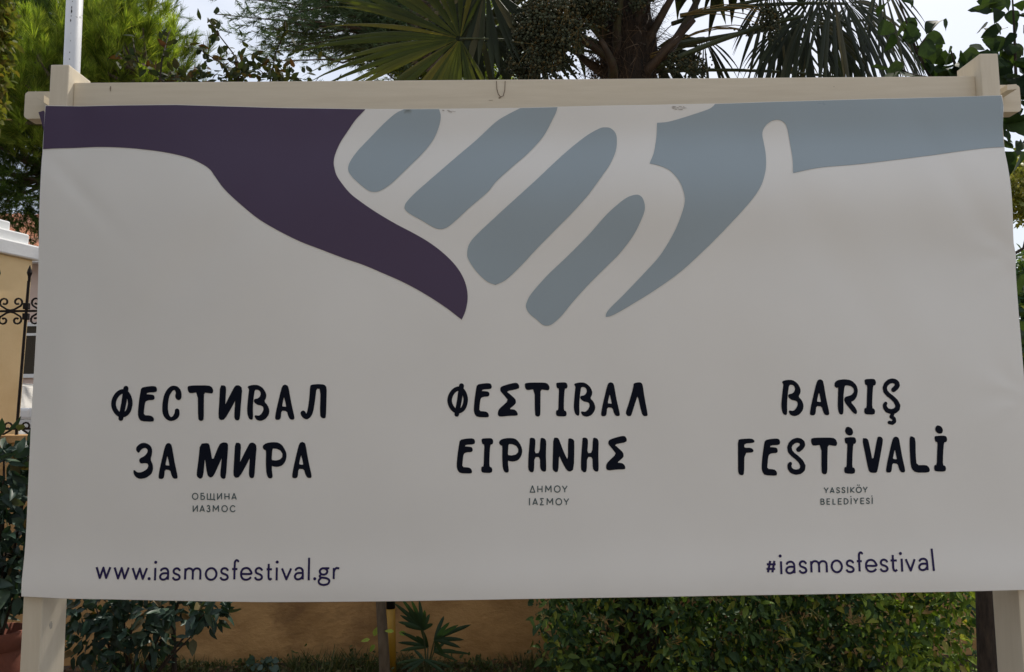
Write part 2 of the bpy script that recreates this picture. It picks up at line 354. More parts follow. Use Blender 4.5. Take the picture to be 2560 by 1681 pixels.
# ------------------------------------------------------------------ banner
BY = -.006
def interp(pts, t): return np.interp(t, [p[0] for p in pts], [p[1] for p in pts])
TOP = [(115,266),(300,265),(443,264),(600,268),(700,271),(913,273.5),(1100,273.5),(1280,272),(1600,267),(1786,263),(2060,253),(2300,246),(2503,240)]
BOT = [(62,1488),(172,1494),(400,1499),(640,1503),(700,1503),(1000,1499),(1280,1493),(1800,1486),(2200,1479),(2574,1471)]
LEF = [(115,266),(108,375),(100,560),(92,800),(80,1050),(70,1300),(62,1450),(62,1488)]
RIG = [(2503,240),(2508,264),(2510,370),(2520,500),(2531,610),(2539,642),(2537,665),(2546,800),(2554,900),(2561,985),(2563,1010),(2568,1200),(2574,1471)]
def w2(p): q = at(p[0], p[1], BY); return (q[0], q[2])
TOPw = sorted(w2(p) for p in TOP); BOTw = sorted(w2(p) for p in BOT)
LEFw = sorted([(w2(p)[1], w2(p)[0]) for p in LEF]); RIGw = sorted([(w2(p)[1], w2(p)[0]) for p in RIG])
ZT, ZB = TOPw[0][1], BOTw[0][1]
GR = [w2((2539,642)), w2((2561,988))]
def disp(x, z):
    x = np.asarray(x, float); z = np.asarray(z, float)
    h = ZT-z   # metres below the top edge
    y = -.003*np.sin(x*2.1+1)-.0035*np.sin(x*3.7+z*2.3)-.0022*np.sin(z*7.1+x*1.3)-.0016*np.sin(x*6.3-z*5.2+.7)*np.exp(-((z-1.9)/.6)**2)-.0008*np.sin(x*13+z*9)
    y += .010*np.exp(-((h-.12)/.085)**2)*(.6+.4*np.tanh((x+.3)*2))      # hollow under the rail
    y += -.021*np.exp(-((h-.34)/.15)**2)*(.55+.45*np.tanh((x+.2)*1.5))
    y += -.012*np.exp(-((z-ZB)/.10)**2)                                   # lower hem leans forward
    y += .005*np.exp(-((x+1.5)/.06)**2)*np.sin(z*3)+.003*np.exp(-(((x+1.5)+(z-2.35)*.9)/.03)**2)*np.exp(-((z-2.35)/.16)**2)+.0035*np.exp(-(((x-1.45)+(z-2.3)*.5)/.05)**2)*np.exp(-((z-2.35)/.25)**2)
    for gx, gz in GR:                                                      # pleats running in from the ties
        dx = gx-x; dz = z-gz; r = np.sqrt(dx*dx+dz*dz)+1e-4; th = np.arctan2(dz, dx)
        y += .0022*np.exp(-(r/.13)**1.5)*np.cos(th*7+.6)*np.minimum(1, r/.02)
    y += .0045*np.exp(-(((x-.95)+(z-2.2)*.6)/.10)**2)*np.exp(-((z-2.2)/.5)**2)
    y += .0055*np.exp(-(((x+1.15)-(z-2.0)*.8)/.11)**2)*np.exp(-((z-2.1)/.3)**2)
    return BY-.004+y-.003
def clampx(x, z):
    l = np.interp(z, [p[0] for p in LEFw], [p[1] for p in LEFw]); r = np.interp(z, [p[0] for p in RIGw], [p[1] for p in RIGw])
    return np.clip(x, l, r)
def clampz(x, z):
    t = np.interp(x, [p[0] for p in TOPw], [p[1] for p in TOPw]); b = np.interp(x, [p[0] for p in BOTw], [p[1] for p in BOTw])
    return np.clip(z, b, t)
bn = thing('festival_banner', (0,BY,1.0), 'large pale vinyl festival banner printed with two clasped hands, stretched over the cream wooden frame', 'banner')
nu, nv = 150, 84
uu = np.linspace(0,1,nu); vv = np.linspace(0,1,nv)
vsb = []
zl = np.array([LEFw[-1][0]*(1-v)+LEFw[0][0]*v for v in vv])
for v in vv:
    for u in uu:
        z0l = LEFw[-1][0]*(1-v)+LEFw[0][0]*v
        # column top and bottom
        xt = TOPw[0][0]*(1-u)+TOPw[-1][0]*u; xb = BOTw[0][0]*(1-u)+BOTw[-1][0]*u
        zt = np.interp(xt, [p[0] for p in TOPw], [p[1] for p in TOPw]); zb = np.interp(xb, [p[0] for p in BOTw], [p[1] for p in BOTw])
        z = zt*(1-v)+zb*v
        l = np.interp(z, [p[0] for p in LEFw], [p[1] for p in LEFw]); r = np.interp(z, [p[0] for p in RIGw], [p[1] for p in RIGw])
        x = l*(1-u)+r*u
        vsb.append((x, disp(x, z), z))
fsb = []
for j in range(nv-1):
    for i in range(nu-1): a0 = j*nu+i; fsb.append((a0, a0+nu, a0+nu+1, a0+1))
# folded-back edge on all four sides
loop = [i for i in range(nu)]+[j*nu+nu-1 for j in range(1, nv)]+[(nv-1)*nu+i for i in range(nu-2, -1, -1)]+[j*nu for j in range(nv-2, 0, -1)]
nL = len(loop); prev = list(range(len(vsb), len(vsb)+nL)); vsb += [vsb[i] for i in loop]
for (ins, back) in ((-.0012,.0014), (-.0004,.0032), (.014,.0042)):
    base = len(vsb)
    for idx in loop:
        x, y, z = vsb[idx]; cx, cz = 0.0, (ZT+ZB)/2
        i = idx % nu; j = idx//nu
        dx = (1 if i == nu-1 else -1 if i == 0 else 0); dz = (1 if j == 0 else -1 if j == nv-1 else 0)
        vsb.append((x-dx*ins, y+back, z-dz*ins))
    cur = list(range(base, base+nL))
    for k in range(nL): fsb.append((prev[k], prev[(k+1)%nL], cur[(k+1)%nL], cur[k]))
    prev = cur
bm_ = MB(); bm_.add(vsb, fsb); bm_.build('banner_sheet', V_WHITE, bn, smooth=True)

def catmull(pts, closed=True, sub=8):
    """pts: (x, y) or (x, y, 1) for a corner"""
    n = len(pts); outp = []
    for i in range(n if closed else n-1):
        p1 = pts[i]; p2 = pts[(i+1)%n]
        p0 = pts[(i-1)%n] if (closed or i > 0) else p1; p3 = pts[(i+2)%n] if (closed or i+2 < n) else p2
        if len(p1) > 2: p0 = (2*p1[0]-p2[0], 2*p1[1]-p2[1])
        if len(p2) > 2: p3 = (2*p2[0]-p1[0], 2*p2[1]-p1[1])
        for k in range(sub):
            t = k/sub
            # centripetal-ish plain Catmull-Rom, tension .5
            outp.append(tuple(.5*((2*p1[c])+(-p0[c]+p2[c])*t+(2*p0[c]-5*p1[c]+4*p2[c]-p3[c])*t*t+(-p0[c]+3*p1[c]-3*p2[c]+p3[c])*t**3) for c in (0,1)))
    if not closed: outp.append(pts[-1][:2])
    return outp
def inpoly(x, y, poly):
    px = poly[:,0]; py = poly[:,1]; qx = np.roll(px, -1); qy = np.roll(py, -1)
    c = ((py > y[:,None]) != (qy > y[:,None])) & (x[:,None] < (qx-px)*(y[:,None]-py)/(qy-py+1e-12)+px)
    return c.sum(1) % 2 == 1
def decal(name, solids, holes, m, lift=.0014, grid=0, parent=None):
    """solids and holes are polygons in photo pixels, laid on the banner's own surface"""
    S = [np.array([w2(p) for p in poly]) for poly in solids]; H = [np.array([w2(p) for p in poly]) for poly in holes]
    verts = []; edges = []
    for poly in S+H:
        b0 = len(verts); verts += [Vector((float(x), float(z))) for x, z in poly]; k = len(poly)
        edges += [(b0+i, b0+(i+1)%k) for i in range(k)]
    if grid:
        allp = np.concatenate(S); x0, z0 = allp.min(0); x1, z1 = allp.max(0)
        gx, gz = np.meshgrid(np.arange(x0, x1, grid), np.arange(z0, z1, grid)); gx = gx.ravel(); gz = gz.ravel()
        ok = np.zeros(len(gx), bool)
        for poly in S: ok |= inpoly(gx, gz, poly)
        for x, z in zip(gx[ok], gz[ok]): verts.append(Vector((float(x), float(z))))
    vo, eo, fo, *_ = delaunay_2d_cdt(verts, edges, [], 0, 1e-7)
    P = np.array([(v.x, v.y) for v in vo]); T = np.array([f for f in fo if len(f) == 3])
    c = P[T].mean(1); keep = np.zeros(len(T), bool)
    for poly in S: keep |= inpoly(c[:,0], c[:,1], poly)
    for poly in H: keep &= ~inpoly(c[:,0], c[:,1], poly)
    T = T[keep]
    y = disp(P[:,0], P[:,1])-lift
    vs = np.stack([P[:,0], y, P[:,1]], 1)
    e1 = vs[T[:,1]]-vs[T[:,0]]; e2 = vs[T[:,2]]-vs[T[:,0]]; fl = np.cross(e1, e2)[:,1] > 0
    T[fl] = T[fl][:, ::-1]
    return link(name, fast_mesh(name, vs, T, smooth=True), m, parent or bn)
def Z(o, s, pts): return [(o[0]+p[0]/s, o[1]+p[1]/s)+tuple(p[2:]) for p in pts]
h1, h2, h3, h4, h5, h6, h7 = ((80,240),3.5), ((700,240),3.9077), ((860,460),3.9075), ((1140,240),3.9067), ((1240,460),3.9067), ((1600,220),3.9067), ((2060,220),3.908)
topy = lambda x: float(np.interp(x, [p[0] for p in TOP], [p[1] for p in TOP]))+.8
# purple hand and sleeve
purp = Z(*h1, [(103,470,1),(300,460),(550,450),(800,457),(1000,475),(1200,505),(1380,550),(1500,605),(1570,655),(1610,710),(1700,830),(1850,970),(2000,1090)]) \
     + Z(*h2, [(0,1329),(200,1428),(400,1505)]) + Z(*h3, [(0,731),(200,800),(400,885),(600,975),(800,1085),(1000,1215),(1153,1332,1),(1190,1240),(1210,1120),(1195,1000),(1150,890),(1080,790),(980,690),(850,590),(700,500),(500,395),(300,275),(150,170)]) \
     + Z(*h2, [(695,965),(625,883),(562,790),(537,710),(530,650),(545,570),(590,460),(660,350),(740,235)]) + [(914,topy(914),1)]
purp = catmull(purp, closed=False)+[(x, topy(x)) for x in (850,780,700,600,500,443,380,300,200,116.5)]+[(112,320)]
decal('printed_hand', [purp], [], V_PURP, grid=.03)
def topline(a0, b0): return [(x, topy(x), 1) for x in np.linspace(a0, b0, 6)[1:-1]]
f1 = Z(*h2, [(1120,180),(1000,285),(880,410),(770,530),(700,630),(673,700),(680,755),(730,820),(820,900),(880,940),(940,950),(1000,930),(1100,860),(1250,710),(1400,555),(1500,420),(1555,290),(1570,200)])
f1 = [(1009.6,topy(1009),1)]+f1+[(1098,topy(1098),1)]
f2 = [(1301,topy(1301),1)]+Z(*h4, [(500,190),(380,265),(200,430),(0,605)])+Z(*h3, [(810,0),(700,100),(625,180),(600,225),(605,265),(660,310),(760,365),(870,430),(940,452),(1010,435),(1100,365),(1230,245),(1400,100)])+Z(*h4, [(400,845),(550,705),(700,570),(850,400),(940,240),(975,170)])+[(1393.4,topy(1393),1)]
f3 = Z(*h4, [(1460,315),(1400,325),(1280,390),(1150,490),(1000,625),(800,820),(600,1005),(400,1185),(200,1370),(130,1460),(112,1540)])+Z(*h3, [(1215,740),(1270,830),(1340,910),(1410,965),(1475,990)])+Z(*h5, [(0,990),(100,940),(250,800),(400,640),(600,440),(750,290),(880,145)])+Z(*h4, [(1320,940),(1420,800),(1500,680),(1555,550),(1568,440),(1555,370),(1510,325)])
f4 = Z(*h5, [(1350,130),(1270,155),(1180,220),(1060,330),(900,510),(700,710),(500,900),(350,1070),(300,1160),(295,1215),(330,1275),(400,1330),(450,1375),(495,1388),(550,1370),(640,1290),(750,1155),(900,990),(1080,810),(1200,690),(1330,520),(1410,360),(1440,260),(1425,180),(1395,140)])
pal1 = Z(*h6, [(163,350,1),(250,343),(350,320),(500,275),(650,225),(700,197)])+[(1785.5,topy(1786),1)]
pal2 = [(x, topy(x), 1) for x in (1900,2060,2180,2300,2400,2500.5)]+[(2506.5,264,1),(2508,300,1),(2510,368,1)]
pal3 = Z(*h7, [(1600,587),(1400,612),(1200,640),(900,685),(600,725),(300,762),(0,790)])+Z(*h6, [(1650,812),(1472,852,1),(1475,700),(1462,560),(1445,440),(1425,370),(1385,330),(1330,318),(1270,335),(1215,385),(1193,450),(1205,540),(1217,640),(1215,760),(1195,870),(1150,990),(1070,1110),(950,1250),(800,1410)])+Z(*h5, [(2344,340),(2190,490),(2040,640),(1800,860),(1550,1040),(1300,1195),(1150,1280),(1085,1302),(1068,1294),(1100,1230),(1250,1080),(1450,870),(1600,700),(1730,480),(1800,300),(1825,180),(1805,75)])+Z(*h6, [(360,925),(280,830),(180,780),(83,757,1),(130,640),(158,480)])
decal('printed_hand', [catmull(pal1+pal2+pal3)], [], V_BLUE, grid=.03)
for f in (f1, f2): decal('printed_finger', [catmull(f)], [], V_BLUE, grid=.03)
for f in (f3, f4): decal('printed_finger', [catmull(f)], [], V_BLUE, grid=.03)

# torn corner folded round behind the left post
fc = [at(x, y, .02) for x, y in ((96,281),(109,277),(116,300),(115,345),(108,322),(101,297))]
MB().add([tuple(p) for p in fc]+[(p[0],.024,p[2]) for p in fc], [(0,1,2,3,4,5),(11,10,9,8,7,6)]+[(i,(i+1)%6,(i+1)%6+6,i+6) for i in range(6)]).build('folded_corner', V_PURP, bn)
# hand-lettered titles: outlines measured on the photograph
G = {}
G['PHI'] = [('ring', [(225,190),(262,225),(283,290),(278,350),(255,405),(215,432),(175,430),(135,395),(110,335),(115,275),(145,220),(185,190)], 50), ('s', [(238,153,48),(216,310,46),(186,470,44)])]
G['E'] = [('p', [(410,145),(470,133),(530,128),(560,135),(570,165),(560,188),(470,192),(458,215),(500,217),(535,222),(545,250),(535,270),(480,272),(445,290),(436,360),(430,435),(505,440),(527,455),(538,480),(530,500),(410,495),(385,465),(375,420),(385,300),(400,200)])]
G['SIG'] = [('p', [(668,178),(685,162),(760,138),(830,123),(855,130),(870,155),(868,185),(725,213),(780,258),(825,300),(833,320),(833,350),(757,413),(820,418),(845,440),(855,468),(848,480),(760,482),(660,493),(640,475),(642,435),(660,405),(757,318),(715,265),(675,220),(666,205)])]
G['T'] = [('p', [(937,135),(950,127),(1000,122),(1160,122),(1190,140),(1205,175),(1195,202),(1170,200),(1105,190),(1103,300),(1103,470),(1090,490),(1065,490),(1047,470),(1045,190),(960,200),(945,185),(937,160)])]
G['I'] = [('p', [(1282,125),(1330,120),(1380,120),(1395,130),(1403,160),(1393,182),(1370,185),(1362,300),(1360,425),(1385,435),(1393,460),(1385,490),(1290,487),(1278,465),(1282,425),(1305,425),(1308,300),(1313,185),(1290,178),(1283,150)])]
G['B'] = [('p', [(1475,135),(1530,120),(1590,122),(1640,155),(1672,210),(1672,250),(1650,292),(1690,335),(1707,385),(1700,430),(1665,475),(1620,493),(1580,485),(1560,462),(1553,437),(1600,445),(1630,420),(1650,380),(1645,345),(1620,330),(1585,325),(1555,305),(1545,285),(1552,268),(1585,264),(1608,245),(1620,215),(1612,182),(1585,165),(1550,168),(1538,250),(1530,350),(1533,470),(1520,483),(1495,470),(1480,430),(1475,380),(1480,300),(1490,200),(1495,165)])]
G['A'] = [('p', [(1880,118),(1905,130),(1915,165),(1928,240),(1945,330),(1977,465),(1970,485),(1935,483),(1915,450),(1900,395),(1837,388),(1830,470),(1815,487),(1780,485),(1775,465),(1785,400),(1800,330),(1840,160),(1857,125)]), ('h', [(1866,248),(1880,300),(1890,352),(1845,346)])]
G['LAM'] = [('p', [(2130,130),(2185,118),(2215,125),(2228,160),(2245,280),(2282,470),(2275,485),(2240,485),(2220,455),(2175,255),(2150,320),(2105,470),(2095,485),(2065,485),(2043,455),(2075,360),(2110,240),(2130,160)])]
G['P'] = [('p', [(655,765),(690,740),(760,730),(820,735),(860,765),(893,820),(905,870),(893,925),(860,970),(810,985),(765,980),(748,970),(747,1020),(757,1090),(745,1105),(715,1103),(695,1060),(688,960),(690,810),(675,810),(655,790)]), ('h', [(755,795),(800,797),(840,815),(862,850),(860,885),(835,910),(790,920),(747,915)])]
G['H'] = [('p', [(992,728),(1035,730),(1050,760),(1038,900),(1100,893),(1108,735),(1125,728),(1155,740),(1168,770),(1163,900),(1167,1080),(1155,1097),(1125,1090),(1105,1060),(1103,935),(1037,935),(1033,1080),(1020,1103),(995,1100),(973,1070),(975,950),(990,760)])]
G['N'] = [('p', [(1250,728),(1295,727),(1312,755),(1350,860),(1410,990),(1412,740),(1430,733),(1465,745),(1477,770),(1470,1070),(1430,1097),(1395,1080),(1350,1000),(1307,905),(1300,1090),(1275,1103),(1250,1085),(1240,1060),(1245,900)])]
G['C'] = [('p', [(695,100),(735,110),(762,145),(770,190),(765,225),(745,240),(720,230),(710,205),(718,165),(705,135),(680,145),(650,190),(637,240),(630,320),(640,380),(662,415),(685,405),(705,370),(708,335),(725,325),(745,335),(750,380),(735,415),(700,440),(660,447),(620,430),(590,390),(580,340),(585,260),(600,190),(630,135),(665,105)])]
G['II'] = [('p', [(1158,97),(1200,98),(1213,120),(1208,210),(1203,300),(1250,205),(1300,110),(1315,97),(1345,97),(1373,125),(1362,250),(1350,425),(1335,441),(1308,435),(1298,400),(1310,230),(1275,300),(1200,430),(1160,438),(1140,410),(1150,250)])]
G['EL'] = [('p', [(2060,92),(2130,85),(2190,90),(2213,115),(2210,250),(2205,405),(2195,420),(2165,415),(2150,385),(2157,130),(2110,125),(2100,220),(2080,350),(2060,400),(2020,433),(1980,415),(1957,380),(1960,355),(1985,345),(2000,358),(2015,385),(2030,330),(2045,220),(2052,110)])]
G['ZE'] = [('p', [(400,665),(445,680),(475,715),(478,770),(460,830),(485,880),(488,930),(470,975),(420,1010),(360,1020),(320,1000),(300,965),(300,930),(335,962),(380,958),(430,930),(448,895),(440,868),(410,862),(370,868),(355,845),(360,820),(405,800),(435,765),(440,735),(420,712),(390,715),(365,735),(347,765),(325,740),(325,710),(360,675)])]
G['M'] = [('p', [(958,675),(1035,668),(1050,690),(1080,860),(1150,680),(1185,662),(1225,665),(1235,690),(1225,830),(1212,1005),(1195,1020),(1170,1010),(1160,980),(1178,800),(1150,860),(1090,990),(1060,1008),(1030,980),(1005,790),(985,1000),(960,1020),(930,1000),(925,970),(945,820)])]
G['R'] = [('p', [(1080,155),(1110,130),(1180,120),(1250,132),(1300,180),(1315,235),(1305,290),(1280,330),(1240,352),(1290,410),(1308,450),(1300,475),(1270,460),(1230,410),(1190,360),(1178,325),(1190,300),(1250,285),(1280,250),(1275,210),(1245,185),(1200,178),(1177,185),(1165,300),(1168,465),(1150,480),(1125,465),(1113,400),(1115,300),(1118,195),(1100,207),(1080,190)])]
G['S'] = [('s', [(716,838,44),(745,812,46),(757,790,46),(752,765,44),(730,747,44),(700,742,44),(665,752,42),(635,780,40),(622,815,38),(630,855,40),(660,890,40),(700,920,40),(740,960,42),(762,1005,46),(755,1040,48),(730,1062,48),(690,1070,46),(650,1058,42),(627,1030,38),(622,1000,34),(632,982,30)])]
G['CED'] = [('s', [(1682,455,26),(1660,500,34),(1688,522,30),(1690,550,34),(1670,566,32),(1640,560,30)])]
G['DOT'] = [('p', [(1215,605),(1250,618),(1268,655),(1260,685),(1230,692),(1200,675),(1188,645),(1198,615)])]
G['F'] = [('p', [(98,740),(130,732),(235,727),(262,745),(262,765),(160,775),(157,822),(230,822),(255,845),(248,865),(160,870),(157,1085),(140,1100),(110,1090),(100,1060),(100,900)])]
G['V'] = [('p', [(1362,722),(1410,725),(1425,750),(1472,980),(1518,720),(1530,706),(1560,712),(1573,740),(1545,900),(1515,1060),(1500,1073),(1450,1070),(1430,1050),(1400,900)])]
G['L'] = [('p', [(1852,705),(1875,705),(1905,725),(1908,900),(1918,1000),(2020,998),(2045,1020),(2055,1050),(2040,1070),(1910,1070),(1870,1030),(1858,960),(1850,800)])]
def chop(poly, k=.22):
    """round the corners of a measured outline a little"""
    o = []; n = len(poly)
    for i in range(n):
        a = poly[i]; b = poly[(i+1)%n]
        o += [(a[0]*(1-k)+b[0]*k, a[1]*(1-k)+b[1]*k), (a[0]*k+b[0]*(1-k), a[1]*k+b[1]*(1-k))]
    return o
def grow(poly, d):
    a = sum(poly[i-1][0]*poly[i][1]-poly[i][0]*poly[i-1][1] for i in range(len(poly))); sg = 1 if a > 0 else -1; o = []; n = len(poly)
    for i in range(n):
        p, q = poly[i-1], poly[(i+1)%n]; tx, ty = q[0]-p[0], q[1]-p[1]; l = math.hypot(tx, ty)+1e-9
        o.append((poly[i][0]+sg*ty/l*d, poly[i][1]-sg*tx/l*d))
    return o
def stroke(pts, closed=False, cap=True):
    """one ribbon quad per segment plus a disc per joint"""
    polys = []; n = len(pts)
    for i in range(n if closed else n-1):
        a = pts[i]; b = pts[(i+1)%n]; dx, dy = b[0]-a[0], b[1]-a[1]; l = math.hypot(dx, dy)+1e-9; nx, ny = -dy/l, dx/l
        polys.append([(a[0]+nx*a[2]/2, a[1]+ny*a[2]/2), (b[0]+nx*b[2]/2, b[1]+ny*b[2]/2), (b[0]-nx*b[2]/2, b[1]-ny*b[2]/2), (a[0]-nx*a[2]/2, a[1]-ny*a[2]/2)])
    for i, p in enumerate(pts):
        if not cap and not closed and i in (0, n-1): continue
        polys.append([(p[0]+p[2]/2*math.cos(2*math.pi*(k+.13*i)/10), p[1]+p[2]/2*math.sin(2*math.pi*(k+.13*i)/10)) for k in range(10)])
    return polys
def glyph(key):
    S, H = [], []
    for it in G[key]:
        if it[0] == 'p': S.append(grow(chop(it[1]), 3.0))
        elif it[0] == 'h': H.append(chop(it[1], .12))
        elif it[0] == 's': S += stroke([(q[0], q[1], q[2]+7) for q in it[1]])
        elif it[0] == 'ring':
            c = catmull(it[1], sub=3); n = len(c); o_, i_ = [], []
            for k in range(n):
                a, b, d_ = c[k-1], c[k], c[(k+1)%n]; tx, ty = d_[0]-a[0], d_[1]-a[1]; l = math.hypot(tx, ty)
                o_.append((b[0]+ty/l*it[2]/2, b[1]-tx/l*it[2]/2)); i_.append((b[0]-ty/l*it[2]/2, b[1]+tx/l*it[2]/2))
            S.append(o_); H.append(i_)
    return S, H
ZA, ZBm, ZC = ((260,940),3.96667), ((1100,930),4.40741), ((1820,920),4.10345)
def put(key, zz, box=None, name='printed_letter'):
    S, H = glyph(key)
    allp = [p for q in S for p in q]
    x0, x1 = min(p[0] for p in allp), max(p[0] for p in allp); y0, y1 = min(p[1] for p in allp), max(p[1] for p in allp)
    bx = box or (x0, y0, x1, y1)
    f = lambda p: (zz[0][0]+(bx[0]+(p[0]-x0)/(x1-x0)*(bx[2]-bx[0]))/zz[1], zz[0][1]+(bx[1]+(p[1]-y0)/(y1-y0)*(bx[3]-bx[1]))/zz[1])
    if key == 'PHI':   # the stem crosses the counter: ring and stem kept apart so the hole stays open
        ring = decal_polys([[f(p) for p in S[0]]], [[f(p) for p in H[0]]], [[f(p) for p in q] for q in S[1:]])
        return link_polys(name, ring)
    return decal(name, [[f(p) for p in q] for q in S], [[f(p) for p in q] for q in H], V_BLACK)
def decal_polys(S, H, extra):
    toW = lambda L_: [np.array([w2(p) for p in q]) for q in L_]
    return toW(S), toW(H), toW(extra)
def link_polys(name, t):
    S, H, X = t; verts = []; edges = []
    for poly in S+H+X:
        b0 = len(verts); verts += [Vector((float(x), float(z))) for x, z in poly]; k = len(poly); edges += [(b0+i, b0+(i+1)%k) for i in range(k)]
    vo, eo, fo, *_ = delaunay_2d_cdt(verts, edges, [], 0, 1e-7)
    P = np.array([(v.x, v.y) for v in vo]); T = np.array([f for f in fo if len(f) == 3]); c = P[T].mean(1)
    k1 = np.zeros(len(T), bool)
    for p in S: k1 |= inpoly(c[:,0], c[:,1], p)
    for p in H: k1 &= ~inpoly(c[:,0], c[:,1], p)
    for p in X: k1 |= inpoly(c[:,0], c[:,1], p)
    T = T[k1]; vs = np.stack([P[:,0], disp(P[:,0], P[:,1])-.0014, P[:,1]], 1)
    e1 = vs[T[:,1]]-vs[T[:,0]]; e2 = vs[T[:,2]]-vs[T[:,0]]; fl = np.cross(e1, e2)[:,1] > 0; T[fl] = T[fl][:, ::-1]
    return link(name, fast_mesh(name, vs, T, smooth=True), V_BLACK, bn)
for k, b_ in (('PHI',(73,100,285,447)),('E',(338,102,527,455)),('C',None),('T',(832,95,1087,447)),('II',None),('B',(1425,90,1645,446)),('A',(1703,88,1895,437)),('EL',None),
              ('ZE',None),('A',(545,667,734,1022)),('M',None),('II',(1290,662,1520,1013)),('P',(1582,657,1818,1015)),('A',(1875,655,2067,1013))): put(k, ZA, b_)
for k, b_ in (('PHI',(83,128,310,495)),('E',None),('SIG',None),('T',None),('I',None),('B',None),('A',None),('LAM',None),
              ('E',(187,732,387,1118)),('I',(455,730,587,1112)),('P',None),('H',None),('N',None),('H',(1550,724,1746,1105)),('SIG',(1827,706,2055,1083))): put(k, ZBm, b_)
for k, b_ in (('B',(537,125,762,495)),('A',(828,120,1025,488)),('R',None),('I',(1382,115,1502,480)),('S',(1570,110,1752,474)),('F',None),('E',(340,725,527,1105)),('S',None),
              ('T',(842,715,1107,1090)),('I',(1180,710,1300,1085)),('V',None),('A',(1607,705,1802,1073)),('L',None),('I',(2100,695,2232,1063))): put(k, ZC, b_)
put('CED', ZC, name='printed_cedilla'); put('DOT', ZC, name='printed_dot'); put('DOT', ZC, (2110,590,2188,675), name='printed_dot')

# thin geometric lettering
K = {}
circ = [(.5+.5*math.cos(2*math.pi*k/18), .5+.5*math.sin(2*math.pi*k/18)) for k in range(18)]
K['w'] = [[(0,1),(.27,0),(.5,.95),(.73,0),(1,1)]]; K['v'] = [[(0,1),(.5,0),(1,1)]]; K['i'] = [[(.5,0),(.5,1)]]
K['a'] = [[(1,0),(1,.62),(.95,.82),(.78,.96),(.52,1),(.22,.93),(.06,.78)], [(1,.56),(.45,.56),(.15,.47),(0,.28),(.1,.08),(.38,0),(.75,.08),(1,.3)]]
K['s'] = [[(1,.8),(.8,.95),(.5,1),(.2,.92),(.08,.75),(.2,.58),(.5,.5),(.85,.4),(1,.22),(.85,.06),(.5,0),(.2,.05),(0,.2)]]
K['m'] = [[(0,0),(0,1)], [(0,.7),(.1,.92),(.25,1),(.42,.92),(.5,.7),(.5,0)], [(.5,.7),(.6,.92),(.77,1),(.93,.92),(1,.7),(1,0)]]
K['o'] = ['c', circ]
K['e'] = [[(0.02,.5),(1,.5),(.95,.75),(.78,.93),(.5,1),(.2,.92),(0.03,.7),(0,.48),(.05,.25),(.22,.06),(.5,0),(.8,.06),(1,.22)]]
K['f'] = [[(.4,0),(.4,1.38),(.46,1.58),(.64,1.7),(.85,1.68),(1,1.58)], [(0,.92),(.85,.92)]]
K['t'] = [[(.38,1.45),(.38,.25),(.48,.06),(.7,0),(1,.12)], [(0,.95),(1,.95)]]
K['g'] = [['c', [(.45+.36*math.cos(2*math.pi*k/14), .70+.28*math.sin(2*math.pi*k/14)) for k in range(14)]], [(.5,.98),(1,.98)], [(.22,.44),(.1,.3),(.2,.18),(.7,.12),(.97,-.02),(1,-.2),(.85,-.4),(.45,-.48),(.1,-.38),(0,-.18),(.08,0),(.25,.14)]]
K['r'] = [[(0,0),(0,1)], [(0,.62),(.18,.88),(.5,1),(1,.96)]]
K['#'] = [[(.42,1),(.15,0)], [(.88,1),(.62,0)], [(.05,.7),(1,.7)], [(0,.3),(.93,.3)]]
K['BE'] = [[(.85,1),(0,1),(0,0),(.6,0),(.9,.08),(1,.3),(.95,.46),(.6,.6),(0,.6)]]
K['SHCH'] = [[(0,1),(0,0),(1,0),(1,-.2)], [(.45,1),(.45,0)], [(.9,1),(.9,0)]]
K['II'] = [[(0,1),(0,0),(1,1),(1,0)]]; K['H'] = [[(0,0),(0,1)], [(1,0),(1,1)], [(0,.48),(1,.48)]]
K['A'] = [[(0,0),(.5,1),(1,0)], [(.2,.26),(.8,.26)]]
K['ZE'] = [[(.1,.85),(.35,1),(.65,1),(.9,.8),(.75,.58),(.4,.53)], [(.4,.53),(.8,.48),(1,.27),(.85,.05),(.5,0),(.2,.05),(0,.2)]]
K['M'] = [[(0,0),(.04,1),(.5,.32),(.96,1),(1,0)]]
K['C'] = [[(.97,.8),(.75,.97),(.5,1),(.2,.87),(.02,.62),(.02,.38),(.2,.12),(.5,0),(.8,.05),(1,.22)]]
K['DEL'] = [['c', [(0,0),(.5,1),(1,0)]]]; K['Y'] = [[(0,1),(.5,.42),(1,1)], [(.5,.42),(.5,0)]]
K['SIG'] = [[(1,1),(.05,1),(.55,.5),(0,0),(1,0)]]; K['K'] = [[(0,0),(0,1)], [(1,1),(.05,.45),(1,0)]]
K['B'] = [[(.5,.53),(.85,.62),(.85,.9),(.5,1),(0,1),(0,0),(.6,0),(1,.12),(.97,.4),(.5,.53),(0,.53)]]
K['E'] = [[(1,1),(0,1),(0,0),(1,0)], [(0,.5),(.9,.5)]]; K['L'] = [[(0,1),(0,0),(1,0)]]
K['D'] = [['c', [(0,0),(0,1),(.4,1),(.8,.85),(1,.5),(.8,.15),(.4,0)]]]
